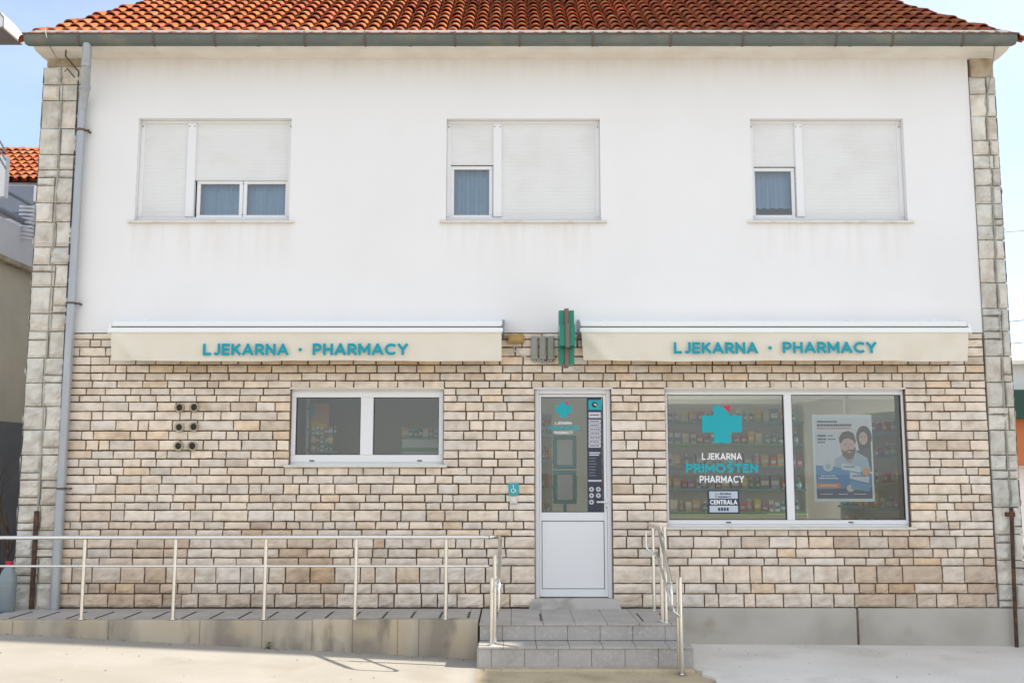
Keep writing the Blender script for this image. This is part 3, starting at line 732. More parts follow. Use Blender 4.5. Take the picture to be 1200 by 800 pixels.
# ------------------------------------------------------------------ ground floor windows and door
def gwin(op, splits, t, Y, sill_dx, name='window'):
    x0, x1, z0, z1 = op; zf = z0+.055
    b = MB(); zt = z1-.035
    b.bbox(x0, Y, zf, x1, Y+.07, zf+t*.9, .005); b.bbox(x0, Y, zt-t*.7, x1, Y+.07, zt, .005)
    b.bbox(x0, Y+.001, zf+t*.9, x0+t*.55, Y+.07, zt-t*.7, .005); b.bbox(x1-t*.55, Y+.001, zf+t*.9, x1, Y+.07, zt-t*.7, .005)
    b.box(x0, Y+.01, z0, x1, Y+.08, zf); b.box(x0, Y+.012, zt, x1, Y+.08, z1)
    xs = [x0+t*.55]
    for (a, c) in splits: b.bbox(a, Y-.004, zf+t*.9, c, Y+.07, zt-t*.7, .005); xs += [a, c]
    xs.append(x1-t*.55)
    w = b.build('window', M['upvc'], B)
    for i in range(0, len(xs), 2):
        a, c = xs[i], xs[i+1]
        s = MB(); frame_ring(s, a, c, zf+t*.9, zt-t*.7, .008, Y+.012, Y+.05, 0, .001); s.build('gasket', M['gasket'], w)
        g = MB(); g.face([(a+.006, Y+.03, zf+t*.9), (c-.006, Y+.03, zf+t*.9), (c-.006, Y+.03, zt-t*.7), (a+.006, Y+.03, zt-t*.7)]); g.build('glass_pane', M['glass'], w)
        v = MB(); mx_ = (a+c)/2 if len(splits) and op is O_BW else (a+.2 if i == 0 else c-.22)
        v.bbox(mx_-.028, Y-.012, zf+.016, mx_+.028, Y+.01, zf+.028, .003); v.build('drain_cap', M['black'], w)
    s = MB(); s.bbox(x0-sill_dx, -.06, z0-.002, x1+sill_dx, Y+.03, z0+.028, .006); s.build('sill', M['sill'], w)
    h = MB(); h.bbox(x0-.01, -.022, z1-.012, x1+.01, Y+.03, z1+.006, .003); h.build('lintel', M['cream'], w)
    return w
def gx(px, py=500): return at(px, py, .06).x
gwin(O_LW, [(gx(422.5), gx(437.5))], .10, .05, .05)
gwin(O_BW, [(gx(919), gx(928))], .055, .05, .05)

# door
x0, x1, z0, z1 = O_DR; z0 = .135
b = MB(); Y = .05
b.bbox(x0, Y, z0, x0+.05, Y+.09, z1, .006); b.bbox(x1-.05, Y, z0, x1, Y+.09, z1, .006); b.bbox(x0+.05, Y+.001, z1-.065, x1-.05, Y+.09, z1, .006)
b.bbox(x0-.02, -.024, z1-.012, x1+.02, Y, z1+.006, .003)
door = b.build('door', M['upvc'], B)
b = MB(); da, dc = x0+.052, x1-.052; zb = z0+.012; ztp = z1-.07
zg0_, zg1_ = at(600, 600, .06).z, at(600, 465, .06).z
ga, gc = at(634.5, 540, .06).x, at(707.5, 540, .06).x
Yl = Y+.012
b.bbox(da, Yl, zb, ga, Yl+.06, ztp, .005); b.bbox(gc, Yl, zb, dc, Yl+.06, ztp, .005)
b.bbox(ga, Yl+.001, zg1_, gc, Yl+.06, ztp, .005); b.bbox(ga, Yl+.001, at(600, 610, .06).z, gc, Yl+.06, zg0_, .005); b.bbox(ga, Yl+.001, zb, gc, Yl+.06, at(600, 690, .06).z, .005)
leaf = b.build('door_leaf', M['upvc'], door)
b = MB(); pz0, pz1 = at(600, 690, .06).z, at(600, 610, .06).z
b.bbox(ga+.007, Yl+.010, pz0+.007, gc-.007, Yl+.05, pz1-.007, .004); b.build('door_panel', M['upvc'], leaf)
b = MB(); b.box(ga-.002, Yl+.03, pz0-.002, gc+.002, Yl+.045, pz1+.002); frame_ring(b, ga, gc, zg0_, zg1_, .008, Yl+.012, Yl+.05, 0, .001); b.build('gasket', M['gasket'], leaf)
g = MB(); g.face([(ga+.005, Yl+.025, zg0_), (gc-.005, Yl+.025, zg0_), (gc-.005, Yl+.025, zg1_), (ga+.005, Yl+.025, zg1_)]); g.build('glass_pane', M['glass'], leaf)
b = MB(); hp = at(711.5, 588, .0); b.bbox(hp.x-.014, Yl-.012, hp.z-.10, hp.x+.014, Yl, hp.z+.05, .005)
b.tube([(hp.x, Yl-.01, hp.z), (hp.x, Yl-.05, hp.z), (hp.x-.02, Yl-.055, hp.z), (hp.x-.12, Yl-.055, hp.z)], .010, 8)
b.disc((hp.x, hp.z-.065), .008, Yl-.0135, 10, 1); b.build('handle', [M['upvc'], M['black']], leaf)
b = MB()
b.prism([(x0-.075, .028), (x1+.085, .028), (x1+.03, z0), (x0-.03, z0)], -.10, .14); b.build('threshold', M['thresh'], B)

# vents
for (px, py) in ((211, 477.5), (228, 477), (210.5, 500.5), (227.5, 500), (209.5, 522.5), (226, 522.5)):
    c = at(px, py, -.03); b = MB(); n = 16; r0, r1 = .040, .056; V = []
    for (r, y) in ((r1, -.012), (r1, -.062), (r0, -.065), (r0-.002, -.036)):
        V += [(c.x+r*math.cos(2*math.pi*k/n), y, c.z+r*math.sin(2*math.pi*k/n)) for k in range(n)]
    b.mesh(V, [(q*n+k, q*n+(k+1) % n, (q+1)*n+(k+1) % n, (q+1)*n+k) for q in range(3) for k in range(n)], 0, None, True)
    b.mesh(V[3*n:], [tuple(range(n))], 1)  # black disc painted in for the darkness inside the pipe
    b.bbox(c.x-.066, -.034, c.z-.060, c.x+.066, -.010, c.z+.060, .006, 2) if False else None
    b.build('vent_pipe', [M['capstone'], M['black']], B)

# ------------------------------------------------------------------ awnings
def awning(xl, xr, xcl, xcr, label, side):
    """retractable awning: cassette on the wall, front bar, hanging valance"""
    L = at(xl, 385, -.3).x; Rr = at(xr, 385, -.3).x
    t = thing('awning', label, 'awning', ((L+Rr)/2, 0, at(600, 385).z), 'awnings over the ground floor')
    zt_ = at(600, 375.5, -.22).z; zm = at(600, 382, -.28).z; zb_ = at(600, 389, -.33).z; zv = at(600, 422.5, -.33).z
    b = MB()                               # cassette hood: sloping white top sheet
    prof = [(-.014, zt_+.02), (-.10, zt_+.012), (-.24, zt_-.012), (-.275, zm+.018), (-.27, zm), (-.10, zm-.01), (-.014, zm-.01)]
    b.xprism(prof, L+.005, Rr-.005); b.build('hood', M['alu'], t)
    b = MB(); b.box(L+.02, -.26, zb_-.0, Rr-.02, -.08, zm-.012); b.build('fabric_roll', M['canvas'], t)
    b = MB()                               # rounded front bar
    pf = [(-.262, zm-.018), (-.30, zm-.020), (-.325, zm-.035), (-.335, zb_+.012), (-.33, zb_-.004), (-.27, zb_-.012), (-.262, zb_)]
    b.xprism(pf, L-.004, Rr+.004); b.build('front_bar', M['alu'], t)
    b = MB(); nx, nz = 90, 7; V = []       # valance, a soft cloth with a fold at its ends
    for j in range(nz+1):
        for i in range(nx+1):
            u, v = i/nx, j/nz; x = L+.012+(Rr-L-.024)*u
            if True: e = u*(Rr-L); e2 = (1-u)*(Rr-L)
            y = -.315+.012*math.sin(x*4.1+.4*v)*v+.006*math.sin(x*11+2-v)*v+.003*math.sin(x*31)*v
            fold = math.exp(-((e-.04-.27*v)/.07)**2)*.045*(.3+v); y -= fold
            y += math.exp(-((e2-.14-.2*v)/.06)**2)*.014*v
            x += .02*v*max(0, 1-e/.3)-.03*v*max(0, 1-e2/.3)*(side > 0)
            V.append((x, y, zb_-.006+(zv-zb_+.006)*v+.005*math.sin(x*2.3)*v+.002*math.sin(x*9)*v))
    b.mesh(V, [((j+1)*(nx+1)+i, (j+1)*(nx+1)+i+1, j*(nx+1)+i+1, j*(nx+1)+i) for j in range(nz) for i in range(nx)], 0, None, True)
    b.mesh([(x, y+.004, z) for x, y, z in V], [(j*(nx+1)+i, j*(nx+1)+i+1, (j+1)*(nx+1)+i+1, (j+1)*(nx+1)+i) for j in range(nz) for i in range(nx)], 0, None, True)
    b.build('valance', M['canvas'], t)
    for x, s in ((L+.002, -1), (Rr-.002, 1)):
        b = MB(); b.xprism([(-.012, zt_+.03), (-.10, zt_+.03), (-.29, zm+.02), (-.34, zb_), (-.30, zb_-.03), (-.18, zb_+.01), (-.012, zb_-.06)], x, x+s*.022)
        b.build('end_cap', M['endcap'] if (s > 0) == (side < 0) else M['alu'], t)
    for k in range(5):                     # brackets on the wall above the hood
        b = MB(); x = L+.3+(Rr-L-.6)*k/4; b.bbox(x-.03, -.05, zt_+.018, x+.03, -.014, zt_+.035, .003); b.build('wall_bracket', M['alu'], t)
    return t, zv
M['endcap'] = newmat('grey awning bracket', (.22, .23, .26), .4, .4)
aw1, zv = awning(129.5, 589, 0, 0, 'beige awning on the left with teal lettering, between the downpipe and the yellowed junction box', -1)
aw2, zv = awning(680, 1135.5, 0, 0, 'beige awning on the right with teal lettering, above the big shop window', 2)
def wtext(s, xa, xb, ya, yb, Y, mat, par, bold=.24, name='lettering', space=.36):
    a = at(xa, ya, Y); c = at(xb, yb, Y); return text(name, s, c.x-a.x, a.z-c.z, ((a.x+c.x)/2, Y, (a.z+c.z)/2), mat, par, bold, space=space)
TY = -.352
for (xa, xb, y0_, y1_, aw) in ((238, 338, 402.5, 416.3, aw1), (789.5, 888.5, 400.8, 414.3, aw2)): wtext('LJEKARNA', xa, xb, y0_, y1_, TY, M['tealtext'], aw)
for (xa, xb, y0_, y1_, aw) in ((366.5, 478, 402.2, 416, aw1), (917, 1027.5, 400.3, 413.8, aw2)): wtext('PHARMACY', xa, xb, y0_, y1_, TY, M['tealtext'], aw)
for (x, y, aw) in ((351.8, 409.5, aw1), (902.5, 407.5, aw2)):
    c = at(x, y, TY); b = MB(); b.disc((c.x, c.z), .021, TY, 16); b.build('lettering', M['tealtext'], aw)

# ------------------------------------------------------------------ pharmacy cross, boxes, bell
cx = .615; zc = at(600, 396, -.5).z
CR = thing('pharmacy_cross', 'green double sided cross sign seen edge on between the two awnings', 'sign', (cx, 0, zc))
def crosspoly(yc_, h, w_): return [(yc_-w_, zc-h), (yc_+w_, zc-h), (yc_+w_, zc-w_), (yc_+h*.92, zc-w_), (yc_+h*.92, zc+w_), (yc_+w_, zc+w_), (yc_+w_, zc+h), (yc_-w_, zc+h), (yc_-w_, zc+w_), (yc_-h*.92, zc+w_), (yc_-h*.92, zc-w_), (yc_-w_, zc-w_)]
yy = -.46; hh = .305; ww = .115
b = MB(); b.xprism(crosspoly(yy, hh, ww), cx-.085, cx-.028); b.build('light_panel', M['green'], CR)
b = MB(); b.xprism(crosspoly(yy, hh, ww), cx+.028, cx+.085); b.build('light_panel', M['green'], CR)
b = MB(); b.xprism(crosspoly(yy, hh+.02, ww+.018), cx-.024, cx+.024); b.tube([(cx, -.20, zc), (cx, .01, zc)], .02, 8); b.bbox(cx-.05, -.03, zc-.07, cx+.05, -.012, zc+.07, .004); b.build('housing', M['bronze'], CR)

a = at(595, 391.5, -.06); c = at(614, 402, -.06); b = MB(); b.bbox(a.x, -.10, c.z, c.x, -.014, a.z, .012)
b.bbox(a.x+.03, -.108, c.z+.02, c.x-.03, -.10, a.z-.02, .003)
tag(b.build('junction_box', M['tan']), 'small yellowed junction box on the stone beside the left awning', 'electrical box')
for i, (l, r) in enumerate(((622, 630.3), (632, 640.3), (641.8, 649.5))):
    a = at(l, 394, -.06); c = at(r, 421, -.06)
    b = MB(); b.bbox(a.x, -.085, c.z, c.x, -.014, a.z, .008); b.bbox(a.x+.012, -.092, c.z+.05, c.x-.012, -.085, a.z-.02, .003); b.bbox(a.x+.02, -.07, c.z-.03, c.x-.02, -.03, c.z, .004)
    tag(b.build('connection_box', M['grey']), ['leftmost of the three upright grey boxes left of the green cross, nearest the yellowed box', 'middle one of the three upright grey boxes left of the green cross', 'rightmost of the three upright grey boxes, nearest the green cross'][i], 'electrical box', 'grey boxes beside the green cross')
b = MB()
b.tube([at(602, 403, -.03), at(603, 411, -.035), at(611, 416.5, -.035), at(623, 420.5, -.035), at(632, 425.5, -.04), at(645, 426, -.04), at(653, 421, -.035), at(656, 412, -.035)], .007, 6)
b.tube([at(606, 403, -.03), at(605, 412, -.035), at(616, 418, -.035), at(627, 424, -.035), at(640, 424, -.04), at(650, 418, -.035)], .005, 6)
b.tube([at(672, 428, -.03), at(674, 433, -.03), at(684, 436, -.03)], .005, 6)
tag(b.build('cable', M['cable']), 'pale cables looping under the grey boxes towards the green cross', 'cable')

a = at(596, 566, -.05); c = at(608, 580, -.05)
t = thing('calling_plate', 'small teal square plate with wheelchair picture left of the door', 'sign', ((a.x+c.x)/2, -.03, c.z))
b = MB(); b.bbox(a.x, -.045, c.z, c.x, -.015, a.z, .005); b.build('plate', M['tealplate'] if 'tealplate' in M else newmat('teal plate', (.03, .36, .42), .4), t)
b = MB(); mx_ = (a.x+c.x)/2; mz = (a.z+c.z)/2; yq = -.0475
V = []; n = 14
for k in range(n): a0 = R(-60)+R(300)*k/n; a1 = R(-60)+R(300)*(k+1)/n; b.face([(mx_-.006+r*math.cos(-q), yq, mz-.014+r*math.sin(-q)) for r, q in ((.026, a0), (.026, a1), (.019, a1), (.019, a0))])
b.disc((mx_-.004, mz+.040), .008, yq, 10)
b.prism([(mx_-.008, mz+.028), (mx_, mz+.028), (mx_+.002, mz+.004), (mx_+.022, mz+.002), (mx_+.032, mz-.026), (mx_+.024, mz-.028), (mx_+.016, mz-.006), (mx_-.006, mz-.004)], yq, yq+.002)
b.build('wheelchair_symbol', M['white'], t)
a = at(597.5, 581.5, -.05); c = at(606.5, 590, -.05)
t = thing('bell_button', 'small cream bell button under the teal plate', 'bell', ((a.x+c.x)/2, -.03, c.z))
b = MB(); b.bbox(a.x, -.05, c.z, c.x, -.015, a.z, .008); b.build('housing', M['sill'], t)
b = MB(); b.tube([((a.x+c.x)/2, -.062, (a.z+c.z)/2), ((a.x+c.x)/2, -.05, (a.z+c.z)/2)], .017, 14); b.build('push_button', M['upvc'], t)

# ------------------------------------------------------------------ window graphics
GY = .079   # just outside the glass of the windows (glass at y = .08)
def cross2d(b, cx_, cz_, w_, h_, arm, Y, rd=.0):
    b.prism([(cx_-arm, cz_-h_), (cx_+arm, cz_-h_), (cx_+arm, cz_-arm), (cx_+w_, cz_-arm), (cx_+w_, cz_+arm), (cx_+arm, cz_+arm), (cx_+arm, cz_+h_*.55), (cx_-arm*.0, cz_+h_*.93), (cx_-arm*.6, cz_+h_*.99), (cx_-arm, cz_+h_), (cx_-arm, cz_+arm), (cx_-w_, cz_+arm), (cx_-w_, cz_-arm), (cx_-arm, cz_-arm)], Y, Y+.001)
def decal(xc, ytop, s, label, Y, big):
    """cross emblem and lettering stuck on the glass; s = px size relative to the big window"""
    c = at(xc, ytop+22.5*s, Y)
    t = thing('window_decal', label, 'decal', (c.x, Y, c.z))
    b = MB(); k = .0101*s; cross2d(b, c.x, c.z, 23.3*k, 22*k, 9.8*k, Y); b.build('cross_emblem', M['teal'], t)
    b = MB(); b.prism([(c.x+9.8*k, c.z+22*k), (c.x+1.5*k, c.z+20.6*k), (c.x+9.8*k, c.z+12.2*k)], Y, Y+.001); b.build('emblem_corner', M['red'], t)
    wtext('LJEKARNA', xc-23.5*s, xc+23.5*s, ytop+56.5*s, ytop+64.5*s, Y, M['white'], t, .2)
    wtext('PRIMOŠTEN', xc-42.5*s, xc+42.5*s, ytop+69*s, ytop+79.5*s, Y, M['teal'], t, .25)
    wtext('PHARMACY', xc-26*s, xc+26*s, ytop+83*s, ytop+91.5*s, Y, M['white'], t, .2)
decal(846, 474, 1.0, 'large teal cross with lettering stuck on the left pane of the big shop window', GY-.004, True)
decal(660.5, 470, .42, 'small teal cross with lettering stuck on the door glass', Yl+.021, False)

# opening hours plate on the big window
Y = GY-.005
a = at(829, 574, Y); c = at(867, 601.5, Y); t = thing('duty_plate', 'dark framed plate reading CENTRALA low on the big shop window', 'sign', ((a.x+c.x)/2, Y, c.z))
b = MB(); b.bbox(a.x, Y, c.z, c.x, Y+.003, a.z, .001); b.build('plate', M['navy'], t)
b = MB(); h = a.z-c.z; m_ = .02
M['paleplate'] = newmat('pale blue grey field', (.50, .56, .64), .5)
b.box(a.x+m_, Y-.001, a.z-h*.36, c.x-m_, Y+.001, a.z-m_*.7); b.build('pale_field', M['paleplate'], t)
b = MB(); b.box(a.x+m_, Y-.001, c.z+m_*.8, c.x-m_, Y+.001, c.z+h*.34); b.build('pale_field', M['paleplate'], t)
wtext('CENTRALA', 832, 864, 585.2, 590.8, Y-.002, M['white'], t)
wtext('LJEKARNA', 841, 857, 577.2, 579.4, Y-.002, M['navy'], t); wtext('PHARMACY', 841, 857, 580.8, 583, Y-.002, M['navy'], t)
b = MB(); q = at(838.5, 577, Y); q2 = at(839.4, 583, Y); b.box(q.x, Y-.002, q2.z, q2.x, Y-.001, q.z); b.build('small_bar', M['navy'], t); b = MB()
for k in range(4): q = at(841.5+k*3.3, 594.5, Y); q2 = at(844+k*3.3, 598.3, Y); b.bbox(q.x, Y-.002, q2.z, q2.x, Y-.001, q.z, .0003)
b.build('small_marks', M['navy'], t)

# information panel on the door
Y = Yl+.020
a = at(687.5, 465.5, Y); c = at(706, 599, Y); t = thing('information_panel', 'tall narrow navy panel of white labels and round symbols on the door glass', 'sign', ((a.x+c.x)/2, Y, c.z))
b = MB(); b.bbox(a.x, Y, c.z, c.x, Y+.003, a.z, .001); b.build('panel', M['navy'], t)
def prect(b, x0, y0, x1, y1, Y, mi=0): p_ = at(x0, y0, Y); q_ = at(x1, y1, Y); b.box(p_.x, Y, q_.z, q_.x, Y+.001, p_.z, mi)
b = MB(); prect(b, 689.5, 468.5, 704.3, 480, Y-.001); b.build('teal_field', M['teal'], t)
b = MB(); q = at(696.7, 474, Y); b.disc((q.x, q.z), .034, Y-.0015, 18); b.build('round_mark', M['navy'], t)
b = MB(); q = at(697.6, 474, Y); b.prism([(q.x-.020, q.z+.008), (q.x-.006, q.z+.014), (q.x+.020, q.z-.006), (q.x+.008, q.z-.014)], Y-.003, Y-.002)
rows = [(482.8, 489.5)]+[(491.5+4.75*k, 495.6+4.75*k) for k in range(7)]
M['whitelabel'] = newmat('label white', (.62, .60, .68), .5); b.build('round_mark', M['white'], t)
for (ya, yb) in rows: b = MB(); prect(b, 689.8, ya, 704, yb, Y-.001); b.build('white_label', M['whitelabel'], t)
for (ya, yb) in rows:
    b = MB(); x = 691
    while x < 702: w_ = random.uniform(1, 2.6); prect(b, x, (ya+yb)/2-.7, min(703, x+w_), (ya+yb)/2+.6, Y-.002); x += w_+.5
    b.build('label_marks', M['navy'], t)
M['paledim'] = newmat('dim white print', (.55, .56, .62), .5)
for (x, y) in ((693.2, 573), (701.2, 573), (693.2, 580.3), (701.2, 580.3), (693.2, 588)):
    b = MB(); q = at(x, y, Y); n = 16; b.face([(q.x+.028*math.cos(2*math.pi*k/n), Y-.001, q.z+.028*math.sin(2*math.pi*k/n)) for k in range(n)]); b.build('round_symbol', M['paledim'], t)
b = MB(); prect(b, 690.5, 529.5, 703.5, 531.1, Y-.001); prect(b, 690.5, 532, 702, 533.6, Y-.001); b.build('heading_print', M['paledim'], t)
b = MB(); prect(b, 689.3, 562, 705, 564, Y-.001); b.build('white_rule', M['paledim'], t)
b = MB()
for (x, y) in ((693.2, 573), (701.2, 573), (693.2, 580.3), (701.2, 580.3), (693.2, 588)):
    q = at(x, y, Y); b.box(q.x-.013, Y-.002, q.z-.004, q.x+.013, Y-.0015, q.z+.004); b.box(q.x-.004, Y-.0023, q.z-.013, q.x+.004, Y-.0018, q.z+.013)
for k in range(7): prect(b, 690.5, 536+k*3.4, 690.5+random.uniform(5, 11), 537.1+k*3.4, Y-.001, 1)
b.build('small_print', [M['navy'], newmat('grey print', (.16, .17, .2), .5)], t)

# poster of a couple, hung inside the big window
Y = .16
a = at(951, 485.5, Y); c = at(1025.5, 587.5, Y)
t = thing('poster', 'poster of a smiling couple above a blue field in the big shop window', 'poster', ((a.x+c.x)/2, Y, c.z))
W2, H2 = c.x-a.x, a.z-c.z; o_ = Vector((a.x, Y, c.z))
def PP(u, v, k=0): return (o_.x+u*W2, Y-.0012*k, o_.z+(1-v)*H2)
def pm(name, col): return newmat(name, col, .5)
b = MB(); b.bbox(a.x, Y, c.z, c.x, Y+.008, a.z, .002); b.build('board', pm('poster white border', (.74, .84, .88)), t)
def poly(name, pts, col, k): b = MB(); b.face([PP(u, v, k) for u, v in pts][::-1]); return b.build(name, pm(name, col), t)
def ell(name, cu, cv, ru, rv, col, k, n=24, rot=0): return poly(name, [(cu+ru*math.cos(2*math.pi*i/n)*math.cos(rot)-rv*math.sin(2*math.pi*i/n)*math.sin(rot), cv+rv*math.sin(2*math.pi*i/n)*math.cos(rot)+ru*math.cos(2*math.pi*i/n)*math.sin(rot)) for i in range(n)], col, k)
poly('sky_field', [(.04, .04), (.96, .04), (.96, .62), (.04, .62)], (.72, .74, .80), 1)
poly('sky_field', [(.04, .2), (.5, .2), (.35, .62), (.04, .62)], (.66, .70, .80), 1.5)
# woman
ell('dark_hair', .86, .26, .13, .13, (.045, .035, .045), 2); poly('dark_hair', [(.74, .26), (.97, .2), (.97, .55), (.80, .5), (.76, .38)], (.045, .035, .045), 2.2)
ell('woman_face', .845, .275, .072, .075, (.58, .42, .38), 3, rot=.25); ell('smile', .84, .315, .022, .007, (.62, .55, .54), 3.5)
for u in (.818, .868): ell('eye', u, .26, .010, .006, (.08, .05, .05), 3.6)
poly('woman_shirt', [(.72, .42), (.97, .38), (.97, .66), (.76, .62)], (.05, .07, .08), 2.5)
# man
poly('man_shirt', [(.36, .52), (.50, .45), (.72, .43), (.90, .50), (.95, .66), (.60, .70), (.34, .64)], (.36, .50, .64), 4)
ell('man_neck', .60, .47, .09, .08, (.40, .28, .24), 4.5); ell('man_face', .58, .37, .12, .125, (.62, .44, .38), 5, rot=-.1)
poly('beard', [(.47, .40), (.52, .425), (.60, .405), (.68, .40), (.705, .36), (.715, .42), (.66, .50), (.58, .52), (.50, .48)], (.13, .085, .07), 5.5)
ell('smile', .60, .432, .03, .007, (.62, .55, .54), 6, rot=-.1)
poly('man_hair', [(.45, .34), (.44, .27), (.50, .205), (.60, .19), (.69, .22), (.72, .30), (.71, .35), (.675, .30), (.60, .275), (.52, .285), (.48, .32)], (.06, .045, .04), 6)
for u in (.545, .635): ell('eye', u, .345, .012, .007, (.06, .04, .04), 6)
poly('nose', [(.585, .35), (.575, .395), (.605, .398)], (.38, .25, .22), 6)
# blue field and bars
poly('blue_field', [(.04, .585), (.35, .60), (.60, .635), (.96, .68), (.96, .965), (.04, .965)], (.03, .24, .55), 7)
poly('navy_foot', [(.04, .86), (.96, .84), (.96, .965), (.04, .965)], (.03, .07, .17), 7.5)
poly('orange_bar', [(.04, .79), (.44, .79), (.44, .845), (.04, .845)], (.75, .24, .06), 8)
ell('white_badge', .24, .60, .082, .055, (.62, .68, .74), 8); ell('badge_core', .24, .60, .045, .032, (.35, .50, .62), 8.5); ell('white_badge', .60, .845, .065, .043, (.55, .60, .58), 8)
poly('white_card', [(.47, .56), (.78, .60), (.77, .67), (.46, .63)], (.62, .70, .76), 9); poly('white_card', [(.60, .66), (.92, .715), (.91, .79), (.59, .735)], (.62, .70, .76), 9)
poly('blue_card', [(.60, .76), (.94, .81), (.90, .88), (.62, .86)], (.12, .33, .58), 8.6); ell('orange_badge', .87, .66, .065, .042, (.72, .28, .10), 10)
b = MB()
def pbar(u0, u1, v, h):
    u = u0
    while u < u1: w_ = random.uniform(.014, .034); b.face([PP(u, v, 11), PP(u, v+h, 11), PP(min(u+w_, u1), v+h, 11), PP(min(u+w_, u1), v, 11)]); u += w_+.006
pbar(.08, .42, .075, .018); pbar(.08, .66, .112, .024); pbar(.08, .22, .235, .022); pbar(.25, .34, .24, .012); pbar(.08, .22, .275, .022); pbar(.25, .38, .28, .012); pbar(.08, .2, .315, .014); pbar(.50, .68, .595, .014); pbar(.64, .86, .70, .014)
b.build('dark_print', pm('dark print', (.06, .08, .14)), t)
b = MB(); pbar(.12, .36, .70, .012); pbar(.08, .40, .725, .016); pbar(.1, .3, .91, .008); pbar(.4, .55, .91, .008); pbar(.65, .85, .91, .008); pbar(.1, .38, .81, .012); b.build('white_print', M['white'], t)
b = MB(); pbar(.08, .64, .155, .012); b.build('red_print', pm('red print', (.6, .16, .14)), t)

# ------------------------------------------------------------------ ramp, landing and steps
RY = -1.06; LZ = .03
rp = thing('ramp', 'long low concrete access ramp with stained side wall along the stone facade', 'ramp', (-3, -.5, -.3))
b = MB(); n = 60; V = []
# retaining wall, cast in panels
xs_ = [-9.0, -8.0, -7.0, -6.0, -5.45, -5.2, -4.2, -3.25, -2.6, -2.08, -1.66, -1.19, -.97, XL]
for k in range(len(xs_)-1):
    a_, c_ = xs_[k], xs_[k+1]; g_ = 0 if random.random() < .5 else .004
    b.bbox(a_+.0015, RY, -.6, c_-.0015, RY+.13, LZ+.012+(.008 if k > 8 else 0)*1, .007)
b.box(-9, RY+.012, -.6, XL-.01, RY+.1, LZ-.0)
b.build('retaining_wall', M['concrete'], rp)
b = MB(); x = -9.0; tw = .305
b.box(-9, RY+.135, -.5, XL-.02, -.06, LZ-.014, 1)
while x < XL-.01:
    x2 = min(x+tw, XL-.002); bt = random.uniform(.94, 1.06)
    b.bbox(x+.002, RY+.133, LZ-.02, x2-.002, -.5, LZ-.002, .002, 0); b.bbox(x+.002, -.496, LZ-.02, x2-.002, -.035, LZ-.002, .002, 0)
    b.box(x+.285, -.82, LZ-.0015, x+.303, -.30, LZ+.002, 2) ; x += tw
b.build('paving_tile', [M['step'], M['step_gap'], M['black']], rp)

stp = thing('entrance_steps', 'two grey tiled steps rising to the landing below the door', 'steps', (.75, -1.2, -.36))
X0, X1 = XL+.012, 1.80; T1 = -.143; LF = -1.17; TF = -1.53; GF = -.335
b = MB()
b.box(X0+.01, LF+.012, -.6, 1.765, -.06, LZ-.016, 1); b.box(X0+.005, TF+.012, -.6, X1-.012, LF+.02, T1-.016, 1)
def tiled(x0, x1, w_, f, off=0):
    x = x0; first = True
    while x < x1-.01:
        x2 = x1 if x1-x-w_ < .06 else x+(w_ if not first else w_-off); f(x+.002, x2-.002); x = x2; first = False
tiled(X0+.0, 1.775, .33, lambda a_, c_: (b.bbox(a_, LF-.012, LZ-.022, c_, -.62, LZ, .003), b.bbox(a_, -.616, LZ-.022, c_, -.035, LZ-.001, .003)))
tiled(X0+.005, 1.77, .335, lambda a_, c_: b.bbox(a_, LF, T1+.003, c_, LF+.012, LZ-.023, .002), .1)
tiled(X0, X1, .33, lambda a_, c_: b.bbox(a_, TF-.012, T1-.022, c_, LF+.0, T1, .003), .08)
tiled(X0-.0, X1-.01, .332, lambda a_, c_: b.bbox(a_, TF, -.40, c_, TF+.012, T1-.023, .002), .2)
b.bbox(1.765, LF, -.42, 1.777, -.05, LZ-.023, .002); b.bbox(X1-.012, TF+.001, -.42, X1, LF, T1-.023, .002); b.bbox(X0-.01, TF, -.36, X0, LF, T1-.02, .002)
for px in (633, 748, 775): 
    x = at(px, 719, -.6).x; b.box(x-.008, -1.0, LZ-.0005, x+.008, -.45, LZ+.003, 2)
b.build('step_tile', [M['step'], M['step_gap'], M['black']], stp)
b = MB(); b.bbox(X0+.06, TF-.16, -.45, X1-.01, TF+.01, -.335, .015); b.build('footing', M['ground_m'], stp)

# ------------------------------------------------------------------ railings
def flange(b, x, y, z, r=.045): b.tube([(x, y, z), (x, y, z+.006)], r, 14)
rl = thing('ramp_railing', 'long polished steel railing with five posts along the edge of the ramp', 'railing', (-3, RY+.07, LZ))
ry = RY+.065; ztop = at(400, 629, ry).z; zmid = at(400, 663, ry).z; xe = at(560, 628, ry).x
b = MB(); b.tube([(-9, ry, ztop-.012), (-5.4, ry, ztop-.006), (-2, ry, ztop), (xe, ry, ztop), (xe+.06, ry-.015, ztop+.003), (xe+.12, ry-.04, ztop)], .021, 12); b.build('top_rail', M['steel'], rl)
posts = [at(p_, 700, ry).x for p_ in (96.5, 203.5, 310, 416.5, 522.5)]; xx = [-9]+[posts[0]-1.98, posts[0]-.99]+posts+[at(577, 663, ry).x]
b = MB()
for a_, c_ in zip(xx[:-1], xx[1:]): b.tube([(a_+.035, ry, zmid), (c_-.035, ry, zmid)], .013, 10)
b.build('mid_rail', M['steel'], rl)
for x in xx[1:-1]:
    b = MB(); b.tube([(x, ry, LZ), (x, ry, ztop-.03)], .021, 12); b.tube([(x, ry, ztop-.035), (x, ry, ztop-.015)], .010, 8); flange(b, x, ry, LZ+.018)
    b.tube([(x-.04, ry, zmid), (x+.04, ry, zmid)], .016, 8)
    b.build('post', M['steel'], rl)

def arc(p0, p1, p2, n=8):
    p0, p1, p2 = Vector(p0), Vector(p1), Vector(p2)
    return [p0*(1-t)**2+p1*2*t*(1-t)+p2*t*t for t in [i/n for i in range(n+1)]]
